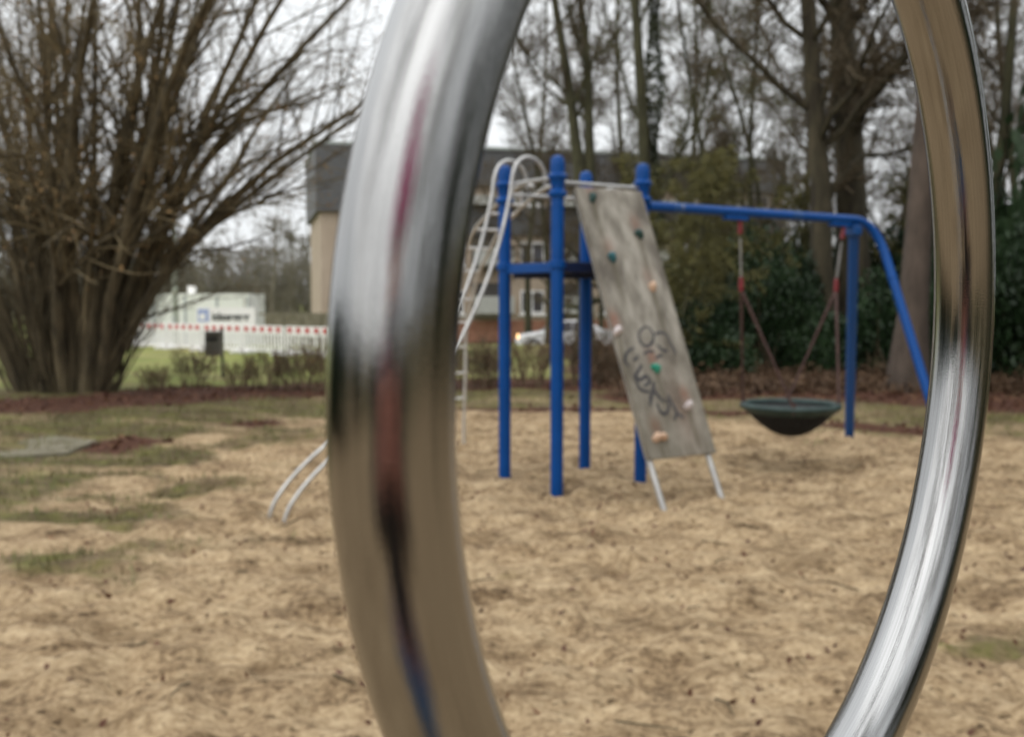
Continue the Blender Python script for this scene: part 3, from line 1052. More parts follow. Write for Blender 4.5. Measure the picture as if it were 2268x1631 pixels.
# more bare trees further back (shared meshes)
far = [(1140, 66, 'spreading'), (1215, 40, 'spreading'), (1370, 38, 'upright'), (1500, 36, 'spreading'), (1545, 44, 'upright'), (1700, 34, 'spreading'), (1760, 42, 'upright'),
       (1980, 30, 'spreading'), (2080, 36, 'upright'), (2230, 29, 'spreading'), (2300, 38, 'upright'), (1010, 68, 'upright'), (1450, 72, 'spreading'), (1620, 48, 'spreading'),
       (1170, 50, 'upright'), (1330, 46, 'spreading'), (1670, 56, 'spreading'), (1850, 38, 'spreading'), (1930, 44, 'spreading'), (2030, 48, 'upright'), (2190, 42, 'spreading'), (2260, 33, 'upright')]
lab = ['bare tree on the roofline left of the tower', 'bare tree whose twigs cross the sky over the arched ladder', 'bare tree between the forked tree and the ivy clad trunk',
       'bare tree just past the ivy clad trunk', 'bare tree behind the thin tree near the climbing wall', 'bare tree between the thin trunks and the curved trunk',
       'bare tree close behind the curved trunk', 'bare tree just past the thickest trunk', 'bare tree seen behind the steel ring', 'bare tree outside the steel ring at the edge of the picture',
       'bare tree furthest along past the steel ring', 'bare tree above the slate gable', 'bare tree rising beyond the roof by the ivy clad trunk', 'bare tree behind the left hanger of the swing',
       'straight bare tree over the left blue post', 'bare tree over the top of the climbing wall', 'distant bare tree between the two thin trunks',
       'bare tree in the gap between the two big trunks', 'bare tree right of the thickest trunk, further back', 'straight bare tree showing beside the inner edge of the ring', 
       'bare tree behind the straight trunk outside the ring', 'straight bare tree among the evergreens at the picture edge']
for i, ((px, Y, kd), lb_) in enumerate(zip(far, lab)):
    me = m8 if kd == 'spreading' else m7
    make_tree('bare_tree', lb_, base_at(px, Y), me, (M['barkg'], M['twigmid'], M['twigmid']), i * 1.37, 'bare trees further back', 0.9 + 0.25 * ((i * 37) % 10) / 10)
# pale distant trees behind the container
DL = ['pale distant tree at the picture edge behind the big shrub', 'pale distant tree seen through the left stems of the shrub', 'pale distant tree seen through the middle stems of the shrub', 'pale distant tree at the left end of the white container',
      'pale distant tree right behind the lamp post', 'tall pale distant tree over the middle of the container', 'low pale distant tree above the right end of the container', 'tallest pale distant tree over the concrete wall', 'pale distant tree between concrete wall and apartment block',
      'pale distant tree nearest the corner of the apartment block', 'furthest pale tree over the concrete wall', 'furthest pale tree left of the lamp post', 'small pale tree between lamp post and banner', 'small pale tree over the end of the banner']
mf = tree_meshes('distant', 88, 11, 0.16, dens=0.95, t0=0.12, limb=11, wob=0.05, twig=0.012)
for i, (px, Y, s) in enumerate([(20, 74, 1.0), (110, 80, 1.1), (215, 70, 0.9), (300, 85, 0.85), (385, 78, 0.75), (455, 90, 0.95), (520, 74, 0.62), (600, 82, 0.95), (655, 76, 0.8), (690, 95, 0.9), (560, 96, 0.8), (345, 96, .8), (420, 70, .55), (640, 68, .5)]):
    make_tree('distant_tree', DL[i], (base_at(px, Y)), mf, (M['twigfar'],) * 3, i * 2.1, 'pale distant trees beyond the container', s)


r3 = np.random.default_rng(33)
n = 1500
S_ = np.stack([r3.uniform(-75, 70, n), r3.uniform(98, 118, n), np.full(n, -0.8)], -1)
hh = r3.uniform(3.0, 8.5, n)
lv = grow(r3, S_, unit(np.array([0, 0, 1.0]) + r3.normal(size=(n, 3)) * 0.12), hh, r3.uniform(0.03, 0.09, n),
          [dict(K=5, wob=0.08, sides=3, n=16, t0=0.1, ang=0.6, lr=0.4, tip=0.3, rmin=0.03), dict(K=3, wob=0.2, sides=3, n=5, t0=0.1, ang=0.6, lr=0.6, rmin=0.022, tip=0.6), dict(K=3, wob=0.2, sides=3, tip=0.6)])
mb = MB()
for x in lv:
    mb.many_tubes(*x)
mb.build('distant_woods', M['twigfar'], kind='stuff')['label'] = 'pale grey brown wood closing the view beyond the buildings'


# the many stemmed shrub on the left
def hazel():
    r = np.random.default_rng(101)
    base = gnd(130, 868, 0.12)
    t = thing('hazel_shrub', 'huge many stemmed bare shrub fanning out beside the lawn', 'shrub', (base[0], base[1] + 0.2, base[2] - 0.08))
    n = 25
    ang = r.uniform(0, 6.28, n)
    rb = np.sqrt(r.uniform(0.02, 1, n))
    st = np.stack([rb * 0.68 * np.cos(ang), rb * 0.45 * np.sin(ang), np.zeros(n)], -1)
    out_ = rb * r.uniform(0.25, 0.62, n)
    dr = np.stack([out_ * np.cos(ang) * 1.15, out_ * np.sin(ang) * 0.6, np.ones(n)], -1)
    ln = r.uniform(6.2, 9.0, n)
    rd = r.uniform(0.055, 0.14, n)
    # long arching stems reaching over the lawn to the right
    ex = [(0.60, 0.0, 0.88, -0.05, 9.6, 0.105), (0.58, 0.1, 0.74, 0.1, 10, 0.10), (0.62, -0.15, 0.60, -0.2, 10, 0.115), (0.5, 0.0, 0.46, 0.0, 10, 0.115), 
          (0.62, 0.05, 0.62, 0.0, 9.2, 0.10), (0.60, -0.1, 0.52, -0.1, 9.4, 0.11), (0.55, 0.1, 0.43, 0.05, 9.4, 0.10), (0.62, -0.2, 0.70, -0.12, 8.2, 0.085),
          (0.5, -0.3, 0.36, -0.15, 9, 0.115), (0.45, 0.2, 0.28, 0.05, 9, 0.12), (0.66, 0.0, 0.78, 0.1, 6.2, 0.07), (-0.7, 0, -0.55, 0.0, 8, 0.11), (-0.6, -0.1, -0.4, -0.1, 8, 0.10), (-0.75, 0, -0.7, 0.0, 8, 0.09)]
    for a, b, c, d, l_, q in ex:
        st = np.vstack([st, [a * 0.95, b, 0]])
        dr = np.vstack([dr, [c, d, 1.0]])
        ln = np.append(ln, l_)
        rd = np.append(rd, q)
    flat = dr * np.array([1, 1, 0])
    dr = flat * np.array([0.55, 0.8, 0]) + np.array([0, 0, 1.0])
    spec = [dict(K=12, wob=0.06, grav=-0.004, curl=flat * 0.075, sides=8, n=14, t0=0.2, ang=0.62, angs=0.25, lr=0.42, rr=0.42, tip=0.18, up=0.06, rmin=0.009),
            dict(K=6, wob=0.15, grav=0.02, sides=4, n=11, t0=0.12, ang=0.6, angs=0.2, lr=0.45, rr=0.5, tip=0.3, up=0.05, rmin=0.0042),
            dict(K=4, wob=0.2, grav=0.0, sides=3, n=3, t0=0.15, ang=0.6, lr=0.55, rr=0.6, tip=0.5, rmin=0.0035),
            dict(K=3, wob=0.2, sides=3, tip=0.5)]
    lv = grow(r, st, unit(dr), ln, rd, spec)
    for i in range(len(st)):
        P, rad, s = lv[0]
        MB().many_tubes(P[i:i + 1], rad[i:i + 1], s).build('stem', M['stem'], t, smooth=True)
    MB().many_tubes(*lv[1]).build('branches', M['stem'], t, kind='stuff')
    c = MB()
    for x in lv[2:]:
        c.many_tubes(*x)
    c.build('crown', M['hazeltwig'], t, kind='stuff')
    # withered leaves and catkins hanging in the crown
    Q = lv[2][0][:, -1]
    z = Q[:, 2]
    pr = np.clip(np.exp(-((z - 2.7) / 1.2) ** 2) * 1.0 + 0.22, 0, 1)
    Q = Q[r.random(len(Q)) < pr]
    Q = np.repeat(Q, 3, 0) + r.normal(size=(len(Q) * 3, 3)) * 0.09
    MB().leaves(Q, 0.065, 0.45, -0.8, r).build('withered_leaves', M['dryleaf'], t, kind='stuff')
    # dark suckers filling the inside of the stool
    n = 300
    a = r.uniform(0, 6.28, n)
    q = np.sqrt(r.random(n))
    S_ = np.stack([q * 0.9 * np.cos(a), q * 0.5 * np.sin(a), np.zeros(n)], -1)
    D_ = np.stack([q * 0.4 * np.cos(a), q * 0.25 * np.sin(a), np.ones(n)], -1) + r.normal(size=(n, 3)) * 0.08
    lv = grow(r, S_, unit(D_), r.uniform(1.2, 3.6, n), r.uniform(0.008, 0.02, n), [dict(K=6, wob=0.08, sides=4, n=8, t0=0.4, ang=0.4, lr=0.4, tip=0.3, rmin=0.004), dict(K=3, wob=0.2, sides=3, tip=0.5)])
    s_ = MB()
    for x in lv:
        s_.many_tubes(*x)
    s_.build('suckers', M['stem'], t, kind='stuff')
    return t


hazel()


# trimmed bare hedge bushes along the edge of the lawn
def twig_bush(seed, w_, h_, n):
    r = np.random.default_rng(seed)
    S_ = np.stack([r.uniform(-w_ / 2, w_ / 2, n), r.normal(0, 0.12, n), np.zeros(n)], -1) * np.array([0.7, 1, 1])
    D_ = np.stack([S_[:, 0] / w_ * 0.7, r.normal(0, 0.15, n), np.ones(n)], -1) + r.normal(size=(n, 3)) * 0.1
    lv = grow(r, S_, unit(D_), h_ * r.uniform(0.7, 1.02, n), r.uniform(0.006, 0.014, n),
              [dict(K=6, wob=0.1, sides=4, n=12, t0=0.3, ang=0.6, lr=0.35, tip=0.4, rmin=0.004), dict(K=4, wob=0.2, sides=3, n=3, t0=0.2, ang=0.6, lr=0.6, rmin=0.003, tip=0.5), dict(K=3, sides=3, tip=0.5)])
    m_ = MB()
    for x in lv:
        m_.many_tubes(*x)
    lf = MB()
    Q = lv[1][0][:, -1]
    lf.leaves(Q[r.random(len(Q)) < 0.22], 0.05, 0.5, 0, r)
    return m_.mesh('twigs'), lf.mesh('leaves')


hb = [twig_bush(s, 0.62, 0.78, 26) for s in (201, 202, 203)]
hl = [(432, 858, 0.85, 1.0, 'trimmed bare bush in front of the litter bin'), (346, 866, 0.55, 0.8, 'low sparse bush next to the big shrub'), (588, 862, 0.95, 1.0, 'trimmed bare bush right of the litter bin'),
      (655, 862, 0.9, 0.95, 'trimmed bare bush between two others before the barrier'), (708, 866, 1.1, 1.0, 'tallest trimmed bush beside the steel ring'), (528, 864, 0.7, 0.7, 'small bare bush at the foot of the bin post'),
      (1050, 858, 1.1, 1.05, 'bare bush behind the foot of the arched ladder'), (1090, 856, 1.0, 1.0, 'bare bush behind the left blue post'), (1175, 856, 1.2, 1.1, 'bare bush between the left and front blue posts'),
      (1268, 856, 1.35, 1.2, 'bare bush between the front and back blue posts'), (1340, 854, 1.25, 1.2, 'bare bush beside the edge of the climbing wall'), (1400, 852, 1.2, 1.1, 'bare bush hidden mostly by the climbing wall'),
      (980, 860, 1.0, 1.0, 'bare bush mostly behind the steel ring')]
for i, (px, py, sz, sx, lb_) in enumerate(hl):
    p = gnd(px, py, 0.12)
    t = thing('hedge_bush', lb_, 'bush', (p[0], p[1], float(gz(p[0], p[1])) - 0.02), i * 0.9 % 0.6 - 0.3, 'trimmed hedge bushes along the lawn')
    t.scale = (sx, sx, sz * 1.12)
    link('twigs', hb[i % 3][0], M['hedge'], t, 'stuff')
    link('leaves', hb[i % 3][1], M['dryleaf' if i % 4 else 'ivy'], t, 'stuff')


# evergreen bushes on the right
def leaf_bush(seed, n, leaf, droop=0.0, lumps=9):
    r = np.random.default_rng(seed)
    c = r.normal(size=(lumps, 3))
    c = unit(c) * r.uniform(0.25, 0.72, (lumps, 1)) * np.array([1, 0.8, 0.75])
    c[:, 2] = np.abs(c[:, 2]) * 0.95 + 0.16
    k = r.integers(0, lumps, n)
    d = unit(r.normal(size=(n, 3)))
    rad = r.uniform(0.16, 0.40, (lumps,))[k][:, None] * r.uniform(0.55, 1.05, (n, 1))
    P = c[k] + d * rad
    P = P[P[:, 2] > 0.0]
    lf = MB().leaves(P, leaf, 0.42, droop, r)
    st = MB()
    tg = c[r.integers(0, lumps, 26)] + r.normal(size=(26, 3)) * 0.1
    q = np.stack([np.zeros((26, 3)) + r.normal(size=(26, 3)) * np.array([.08, .08, 0]), tg * [0.5, 0.5, 0.5] + r.normal(size=(26, 3)) * 0.04, tg], 1)
    st.many_tubes(q, np.tile(np.array([0.018, 0.012, 0.005]), (26, 1)), 5)
    return lf.mesh('foliage'), st.mesh('stem')


eb = [leaf_bush(s, 9000, 0.062) for s in (301, 302, 303)]
ev = [(1530, 840, 20.5, 1.5, 1.9), (1600, 835, 21.5, 1.5, 2.5), (1690, 836, 21, 1.6, 3.1), (1770, 838, 21.5, 1.5, 2.5), (1745, 832, 23.5, 1.9, 3.6), (1955, 842, 20.5, 1.5, 2.7), (2070, 838, 21, 1.7, 3.1),
      (2200, 850, 19, 1.7, 3.4), (2290, 850, 18.5, 1.7, 3.8), (2215, 838, 22, 2.0, 5.2), (2330, 840, 23, 2.2, 5.6), (1640, 826, 26, 2.4, 4.4), (1860, 828, 27, 2.4, 4.6), (2020, 828, 26, 2.4, 4.8), (1500, 826, 27, 2.0, 3.6), (2130, 832, 24.5, 2.0, 5.0)]
evl = ['low dark evergreen bush close beside the climbing wall', 'dark evergreen bush left of the swing ropes', 'dark evergreen bush behind the left swing rope', 'dark evergreen bush between the swing ropes',
       'tall evergreen behind the middle of the nest swing', 'dark evergreen between the rear swing leg and the leaning trunk', 'dark evergreen bush seen just inside the steel ring', 'dark evergreen just outside the steel ring',
       'dark evergreen at the edge of the picture outside the ring', 'tall dark evergreen behind the bush outside the ring', 'tallest evergreen at the picture edge', 'evergreen in the back row behind the left swing hanger',
       'evergreen in the back row behind the big trunks', 'evergreen in the back row inside the steel ring', 'evergreen in the back row beside the climbing wall', 'tall evergreen hidden behind the steel ring']
for i, ((px, py, Y, wx, hz), lb_) in enumerate(zip(ev, evl)):
    b_ = base_at(px, Y)
    t = thing('evergreen_bush', lb_, 'bush', b_, i * 1.9, 'evergreen bushes behind the swing')
    t.scale = (wx, wx, hz)
    link('foliage', eb[i % 3][0], M['ever'], t, 'stuff')
    link('stems', eb[i % 3][1], M['stem'], t)
# olive drooping shrubs between climbing wall and swing
md = tree_meshes('drooping', 404, 4.4, 0.05, dens=1.15, t0=0.12, limb=13, wob=0.08, droop=0.10, twig=0.006)
dr_ = MB()
tips = md[3][3][0].reshape(-1, 3)
r5 = np.random.default_rng(5)
tips = tips[r5.random(len(tips)) < 0.5]
dr_.leaves(tips, 0.06, 0.35, -0.6, r5)
drm = dr_.mesh('needles')
for i, (px, Y, s, lb_) in enumerate([(1498, 20, 1.0, 'olive drooping shrub right beside the climbing wall'), (1560, 21.5, 1.12, 'olive drooping shrub under the blue beam'), (1640, 22.5, 1.15, 'olive drooping shrub behind the left swing hanger'),
                                     (1460, 24, 1.15, 'olive drooping shrub behind the right tower post'), (1985, 26, 1.25, 'olive drooping shrub beyond the blue swing leg'), (1720, 25, 1.1, 'olive drooping shrub over the nest swing')]):
    t = make_tree('drooping_shrub', lb_, base_at(px, Y), md, (M['barkg'], M['barkg'], M['twiggreen']), i * 1.3, 'olive drooping shrubs', s, 'shrub')
    link('needles', drm, M['ever2'], t, 'stuff')

# ------------------------------------------------------------------ loose ground cover
def scatter(n, x0, x1, y0, y1, which, thr, r):
    x, y = r.uniform(x0, x1, n), r.uniform(y0, y1, n)
    g_, l_ = masks(x, y)
    a = g_ * (1 - l_) if which == 'grass' else (l_ if which == 'lit' else np.ones(n))
    k = r.random(n) < np.clip((a - thr) / (1 - thr), 0, 1)
    x, y = x[k], y[k]
    return np.stack([x, y, gzd(x, y)], -1)


r6 = np.random.default_rng(6)
P = scatter(90000, -8, 9, 5, 17.5, 'grass', 0.2, r6)
n = len(P)
hgt = r6.uniform(0.03, 0.085, (n, 1)) * 1.0
d = unit(r6.normal(size=(n, 3)) * [1, 1, 0])
ln_ = d * r6.normal(0, 0.5, (n, 1)) * hgt + np.array([0, 0, 1]) * hgt
sd2 = np.cross(d, [0, 0, 1.0]) * 0.006
MB().add(np.stack([P - sd2, P + sd2, P + ln_], 1).reshape(-1, 3), None, np.arange(3 * n).reshape(n, 3)).build('grass', M['grass'], kind='stuff')['label'] = 'short winter grass at the edge of the sand'
P = scatter(26000, -8, 10, 5, 20, 'lit', 0.1, r6)
P = P[r6.random(len(P)) < np.clip(0.55 + 1.6 * vn5(P[:, 0] * 1.3, P[:, 1] * 2.0), 0, 1)]
P[:, 2] += r6.uniform(0.005, 0.03, len(P))
MB().leaves(P, 0.085, 0.6, 0.0, r6).build('fallen_leaves', M['redleaf'], kind='stuff')['label'] = 'reddish brown fallen leaves along the sand edge and hedge'
P = scatter(4200, 1.5, 10, 16.5, 24, 'lit', 0.3, r6)
P = np.repeat(P, 5, 0) + np.abs(r6.normal(size=(len(P) * 5, 3))) * [0.12, 0.12, 0.10]
MB().leaves(P, 0.16, 0.25, 0.2, r6).build('dead_undergrowth', M['fern'], kind='stuff')['label'] = 'orange brown dead undergrowth below the evergreens'
P = scatter(1500, -6.5, 7, 3.4, 13.5, 'all', 0, r6)
P = P[sand_sd(P[:, 0], P[:, 1]) < -0.1]
P[:, 2] += 0.012
MB().leaves(P, 0.045, 0.5, 0.0, r6).build('leaf_debris', M['redleaf'], kind='stuff')['label'] = 'small dead leaves lying on the sand'
# dark twigs on the sand
P = scatter(60, -5.5, 6.0, 3.5, 12, 'all', 0, r6)
P = P[sand_sd(P[:, 0], P[:, 1]) < -0.2]
n = len(P)
d = unit(r6.normal(size=(n, 3)) * [1.0, 0.5, 0.0])
l_ = r6.uniform(0.05, 0.28, (n, 1))
q = np.stack([P - d * l_ / 2, P + r6.normal(size=(n, 3)) * [0.02, 0.02, 0.004], P + d * l_ / 2], 1)
q[..., 2] = gzd(q[..., 0], q[..., 1]) + 0.010
MB().many_tubes(q, np.tile(np.array([0.005, 0.004, 0.002]), (n, 1)), 4).build('twig_debris', M['stem'], kind='stuff')['label'] = 'dark broken twigs lying on the sand'

# ------------------------------------------------------------------ the climbing frame
PF, PL, PR = np.array([0.3898, 8.8635]), np.array([-0.0675, 9.5044]), np.array([1.1829, 9.3833])
PB = np.array([0.711, 9.955])
u = unit(PR - PF)
wv = unit(PL - PF)
cf = thing('climbing_frame', 'blue post climbing tower with ladder, sliding bars, climbing wall and swing beam', 'climbing frame', (*PF, 0.0))
CF0 = np.array([*PF, 0.0])


def c3(p, z):
    return np.array([p[0], p[1], z]) - CF0


PRr = 0.056
for p in (PF, PL, PR, PB):
    ps = MB().lathe([(PRr, -0.25), (PRr, 2.62)], 24, c3(p, 0)).build('post', M['blue'], cf, True)
    MB().lathe([(PRr, 2.62), (0.062, 2.63), (0.063, 2.72), (0.063, 2.80), (0.059, 2.845), (0.047, 2.872), (0.024, 2.884), (0.0, 2.886)], 24, c3(p, 0)).build('cap', M['blue'], ps, True)
    for z in (2.56, 2.705):
        MB().lathe([(PRr, z - 0.03), (0.074, z - 0.026), (0.085, z - 0.004), (0.085, z + 0.008), (0.066, z + 0.028), (PRr, z + 0.03)], 24, c3(p, 0)).build('collar', M['blue'], ps, True)
    MB().lathe([(PRr, 1.925), (0.072, 1.93), (0.074, 1.96), (0.072, 1.99), (PRr, 1.995)], 24, c3(p, 0)).build('collar', M['blue'], ps, True)
# deck with its rim
cen = (PF + PL + PR + PB) / 4
ins = [PF + (cen - PF) * 0.05, PR + (cen - PR) * 0.05, PB + (cen - PB) * 0.05, PL + (cen - PL) * 0.05]
mb = MB()
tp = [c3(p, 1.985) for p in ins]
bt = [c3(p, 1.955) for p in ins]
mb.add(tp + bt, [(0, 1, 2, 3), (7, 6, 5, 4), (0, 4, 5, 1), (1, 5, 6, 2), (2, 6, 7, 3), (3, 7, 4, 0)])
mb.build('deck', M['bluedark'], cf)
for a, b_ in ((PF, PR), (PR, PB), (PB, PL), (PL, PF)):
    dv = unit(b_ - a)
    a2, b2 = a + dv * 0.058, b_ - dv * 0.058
    MB().bbox(c3((a2 + b2) / 2, 1.935), (np.linalg.norm(b2 - a2), 0.035, 0.085), (dv[0], dv[1], 0), (-dv[1], dv[0], 0), 0.006).build('deck_rim', M['blue' if (b_ is PF or b_ is PL) else 'bluedark'], cf)  # rims by the climbing wall coloured darker, its shade put into the paint
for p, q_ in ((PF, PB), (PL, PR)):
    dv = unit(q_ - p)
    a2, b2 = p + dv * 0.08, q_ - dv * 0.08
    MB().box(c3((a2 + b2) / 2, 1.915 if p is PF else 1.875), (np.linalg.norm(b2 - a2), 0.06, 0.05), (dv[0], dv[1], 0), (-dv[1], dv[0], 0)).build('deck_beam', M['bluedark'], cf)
# hand rails between the posts
for a, b_, z in ((PF, PR, 2.66), (PR, PB, 2.685), (PB, PL, 2.62), (PL, PF, 2.70)):
    dv = unit(b_ - a)
    a2, b2 = a + dv * 0.05, b_ - dv * 0.05
    MB().tube([c3(a2, z), c3((a2 + b2) / 2, z), c3(b2, z)], 0.0165, 10).build('hand_rail', M['steel'], cf, True)


def smooth_path(pts, n=40):
    pts = np.asarray(pts, float)
    s = np.r_[0, np.cumsum(np.linalg.norm(np.diff(pts, axis=0), axis=1))]
    t = np.linspace(0, s[-1], n)
    # Catmull-Rom through the points
    m_ = np.gradient(pts, s, axis=0)
    i = np.clip(np.searchsorted(s, t, 'right') - 1, 0, len(s) - 2)
    h_ = (s[i + 1] - s[i])
    x = ((t - s[i]) / h_)[:, None]
    h_ = h_[:, None]
    return (2 * x**3 - 3 * x**2 + 1) * pts[i] + (x**3 - 2 * x**2 + x) * h_ * m_[i] + (-2 * x**3 + 3 * x**2) * pts[i + 1] + (x**3 - x**2) * h_ * m_[i + 1]


# arched ladder on the far side
lu = unit(PB - PL)
lw = np.array([-0.4473, 0.8944])
mLB = np.array([0.315, 9.696])
prof = [(-0.04, 2.70), (0.12, 2.735), (0.55, 2.67), (0.983, 2.512), (1.281, 2.392), (1.549, 2.176), (1.83, 1.939), (1.989, 1.66), (2.14, 1.363), (2.195, 0.742), (2.235, 0.2), (2.24, -0.2)]
paths = []
for off in (0.15, -0.15):
    pth = smooth_path([c3(mLB + lu * off + lw * t_, z_) for t_, z_ in prof], 60)
    paths.append(pth)
    MB().tube(pth, 0.017, 12).build('ladder_rail', M['galv'], cf, True)
zs = paths[0][:, 2]
for z in (2.60, 2.50, 2.385, 2.17, 1.93, 1.66, 1.37, 1.07, 0.78, 0.49):
    i = [j for j in range(10, len(zs) - 1) if zs[j] >= z > zs[j + 1]]
    if i:
        a, b_ = paths[0][i[0]], paths[1][i[0]]
        e = unit(a - b_) * 0.02
        MB().tube([b_ - e, (a + b_) / 2, a + e], 0.0145, 10).build('rung', M['galv'], cf, True)
# sliding bars
fo_ = np.array([-0.81404, -0.58081])
fa = np.array([-0.5808, 0.81404])
mFL = (PF + PL) / 2
prof = [(-0.06, 2.66), (-0.045, 2.784), (0.04, 2.868), (0.144, 2.888), (0.235, 2.84), (0.285, 2.74), (0.309, 2.597), (0.385, 2.29), (0.515, 1.92), (0.69, 1.56), (0.867, 1.27), (1.15, 0.96), (1.5, 0.73), (1.78, 0.585), (1.98, 0.46), (2.16, 0.32), (2.30, 0.18), (2.385, 0.06), (2.42, -0.05), (2.43, -0.2)]
bars = []
for off in (-0.14, 0.14):
    pth = smooth_path([c3(mFL + fa * off + fo_ * t_, z_) for t_, z_ in prof], 90)
    bars.append(pth)
    MB().tube(pth, 0.0168, 12).build('sliding_bar', M['steel'], cf, True)
# climbing wall
P0 = np.array([1.4965, 8.2597, 0.0]) - CF0
wx = np.array([0.84778, 0.53035, 0.0])
wy = np.array([-0.23265, 0.28947, 0.92849])
wn = unit(np.cross(wx, wy))
HW = 0.362


def wp(uu, v, d=0.0):
    return P0 + wx * (uu - 0.006) + wy * v + wn * d


def wall_material():
    m = mat('weathered_plywood', (0.12, 0.105, 0.086), (0.35, 0.325, 0.28), 0.85, scale=3.6, detail=8, stretch=(1.6, 1.6, 0.35), bump=0.25, bscale=20, c3=(0.225, 0.205, 0.17), lo=0.36, hi=0.62)
    nt = m.node_tree
    b = nt.nodes['Principled BSDF']
    col = b.inputs['Base Color'].links[0].from_socket
    a = nt.nodes.new('ShaderNodeAttribute')
    a.attribute_name = 'stain'
    n_ = nt.nodes.new('ShaderNodeTexNoise')
    n_.inputs['Scale'].default_value = 9
    tc_ = nt.nodes.new('ShaderNodeTexCoord')
    nt.links.new(tc_.outputs['Object'], n_.inputs['Vector'])
    r_ = nt.nodes.new('ShaderNodeMath')
    r_.operation = 'MULTIPLY_ADD'
    nt.links.new(n_.outputs['Fac'], r_.inputs[0])
    r_.inputs[1].default_value = 0.9
    r_.inputs[2].default_value = 0.55
    f_ = nt.nodes.new('ShaderNodeMath')
    f_.operation = 'MULTIPLY'
    f_.use_clamp = True
    nt.links.new(a.outputs['Fac'], f_.inputs[0])
    nt.links.new(r_.outputs[0], f_.inputs[1])
    x_ = nt.nodes.new('ShaderNodeMix')
    x_.data_type = 'RGBA'
    nt.links.new(f_.outputs[0], x_.inputs['Factor'])
    nt.links.new(col, x_.inputs['A'])
    x_.inputs['B'].default_value = (0.24, 0.115, 0.08, 1)
    a2 = nt.nodes.new('ShaderNodeAttribute')
    a2.attribute_name = 'algae'
    f2 = nt.nodes.new('ShaderNodeMath')
    f2.operation = 'MULTIPLY'
    f2.use_clamp = True
    nt.links.new(a2.outputs['Fac'], f2.inputs[0])
    nt.links.new(r_.outputs[0], f2.inputs[1])
    y_ = nt.nodes.new('ShaderNodeMix')
    y_.data_type = 'RGBA'
    nt.links.new(f2.outputs[0], y_.inputs['Factor'])
    nt.links.new(x_.outputs['Result'], y_.inputs['A'])
    y_.inputs['B'].default_value = (0.115, 0.100, 0.068, 1)
    nt.links.new(y_.outputs['Result'], b.inputs['Base Color'])
    return m


HOLDS = [(-0.212, 2.712, 'holdd', 'dark green'), (0.187, 2.387, 'holdd', 'dark green'), (-0.179, 2.16, 'holdt', 'teal'), (0.172, 1.893, 'holdp', 'tan'), (-0.335, 1.494, 'holdw', 'white'),
         (-0.04, 1.155, 'holdg', 'bright green'), (0.194, 0.817, 'holdw', 'pale grey'), (-0.206, 0.57, 'holdp', 'tan double')]
gu, gv = np.meshgrid(np.linspace(-HW, HW, 37), np.linspace(0.40, 2.815, 121), indexing='ij')
front = wp(gu[..., None], gv[..., None], 0.02).reshape(-1, 3)
nb = len(front)
Iw = np.arange(nb).reshape(gu.shape)
q = np.stack([Iw[:-1, :-1], Iw[1:, :-1], Iw[1:, 1:], Iw[:-1, 1:]], -1).reshape(-1, 4)
per = np.r_[Iw[:, 0], Iw[-1, 1:], Iw[-2::-1, -1], Iw[0, -2:0:-1]]
back = front[per] - wn * 0.04
np_ = len(per)
side = [(per[(i + 1) % np_], per[i], nb + i, nb + (i + 1) % np_) for i in range(np_)]
bk = front[[Iw[0, 0], Iw[-1, 0], Iw[-1, -1], Iw[0, -1]]] - wn * 0.04
mb = MB().add(np.vstack([front, back, bk]), np.vstack([q, side, [[nb + np_ + 3, nb + np_ + 2, nb + np_ + 1, nb + np_]]]))
cw = mb.build('climbing_wall', wall_material(), cf, label='weathered grey climbing board with coloured holds and graffiti')
stain = np.zeros(gu.shape)
alg = np.zeros(gu.shape)
for hu, hv, hm, hn in HOLDS:
    s_ = np.exp(-((gu - hu) / 0.055) ** 2 - ((gv - hv - 0.10) / 0.085) ** 2)
    stain = np.maximum(stain, s_ * (0.9 if hv < 1.6 else 0.5))
    dn = np.exp(-((gu - hu) / 0.030) ** 2) * sstep(0.0, -0.06, gv - hv) * sstep(-0.75, -0.15, gv - hv)
    alg = np.maximum(alg, dn * 0.85)
alg = np.maximum(alg, 0.42 * sstep(1.9, 0.5, gv) * (0.6 + 0.8 * (vn2(gu * 9, gv * 3) + 0.5)))
alg = np.maximum(alg, 0.55 * sstep(0.30, 0.36, np.abs(gu)) * sstep(1.9, 0.8, gv))
wear = 0.5 * np.exp(-((gu - 0.12) / 0.13) ** 2 - ((gv - 0.75) / 0.35) ** 2)
stain = np.maximum(stain, wear * 0.55)
for nm, arr in (('stain', stain), ('algae', alg)):
    at_ = cw.data.attributes.new(nm, 'FLOAT', 'POINT')
    buf = np.zeros(len(cw.data.vertices), np.float32)
    buf[:nb] = arr.reshape(-1)
    at_.data.foreach_set('value', buf)
rh = np.random.default_rng(9)
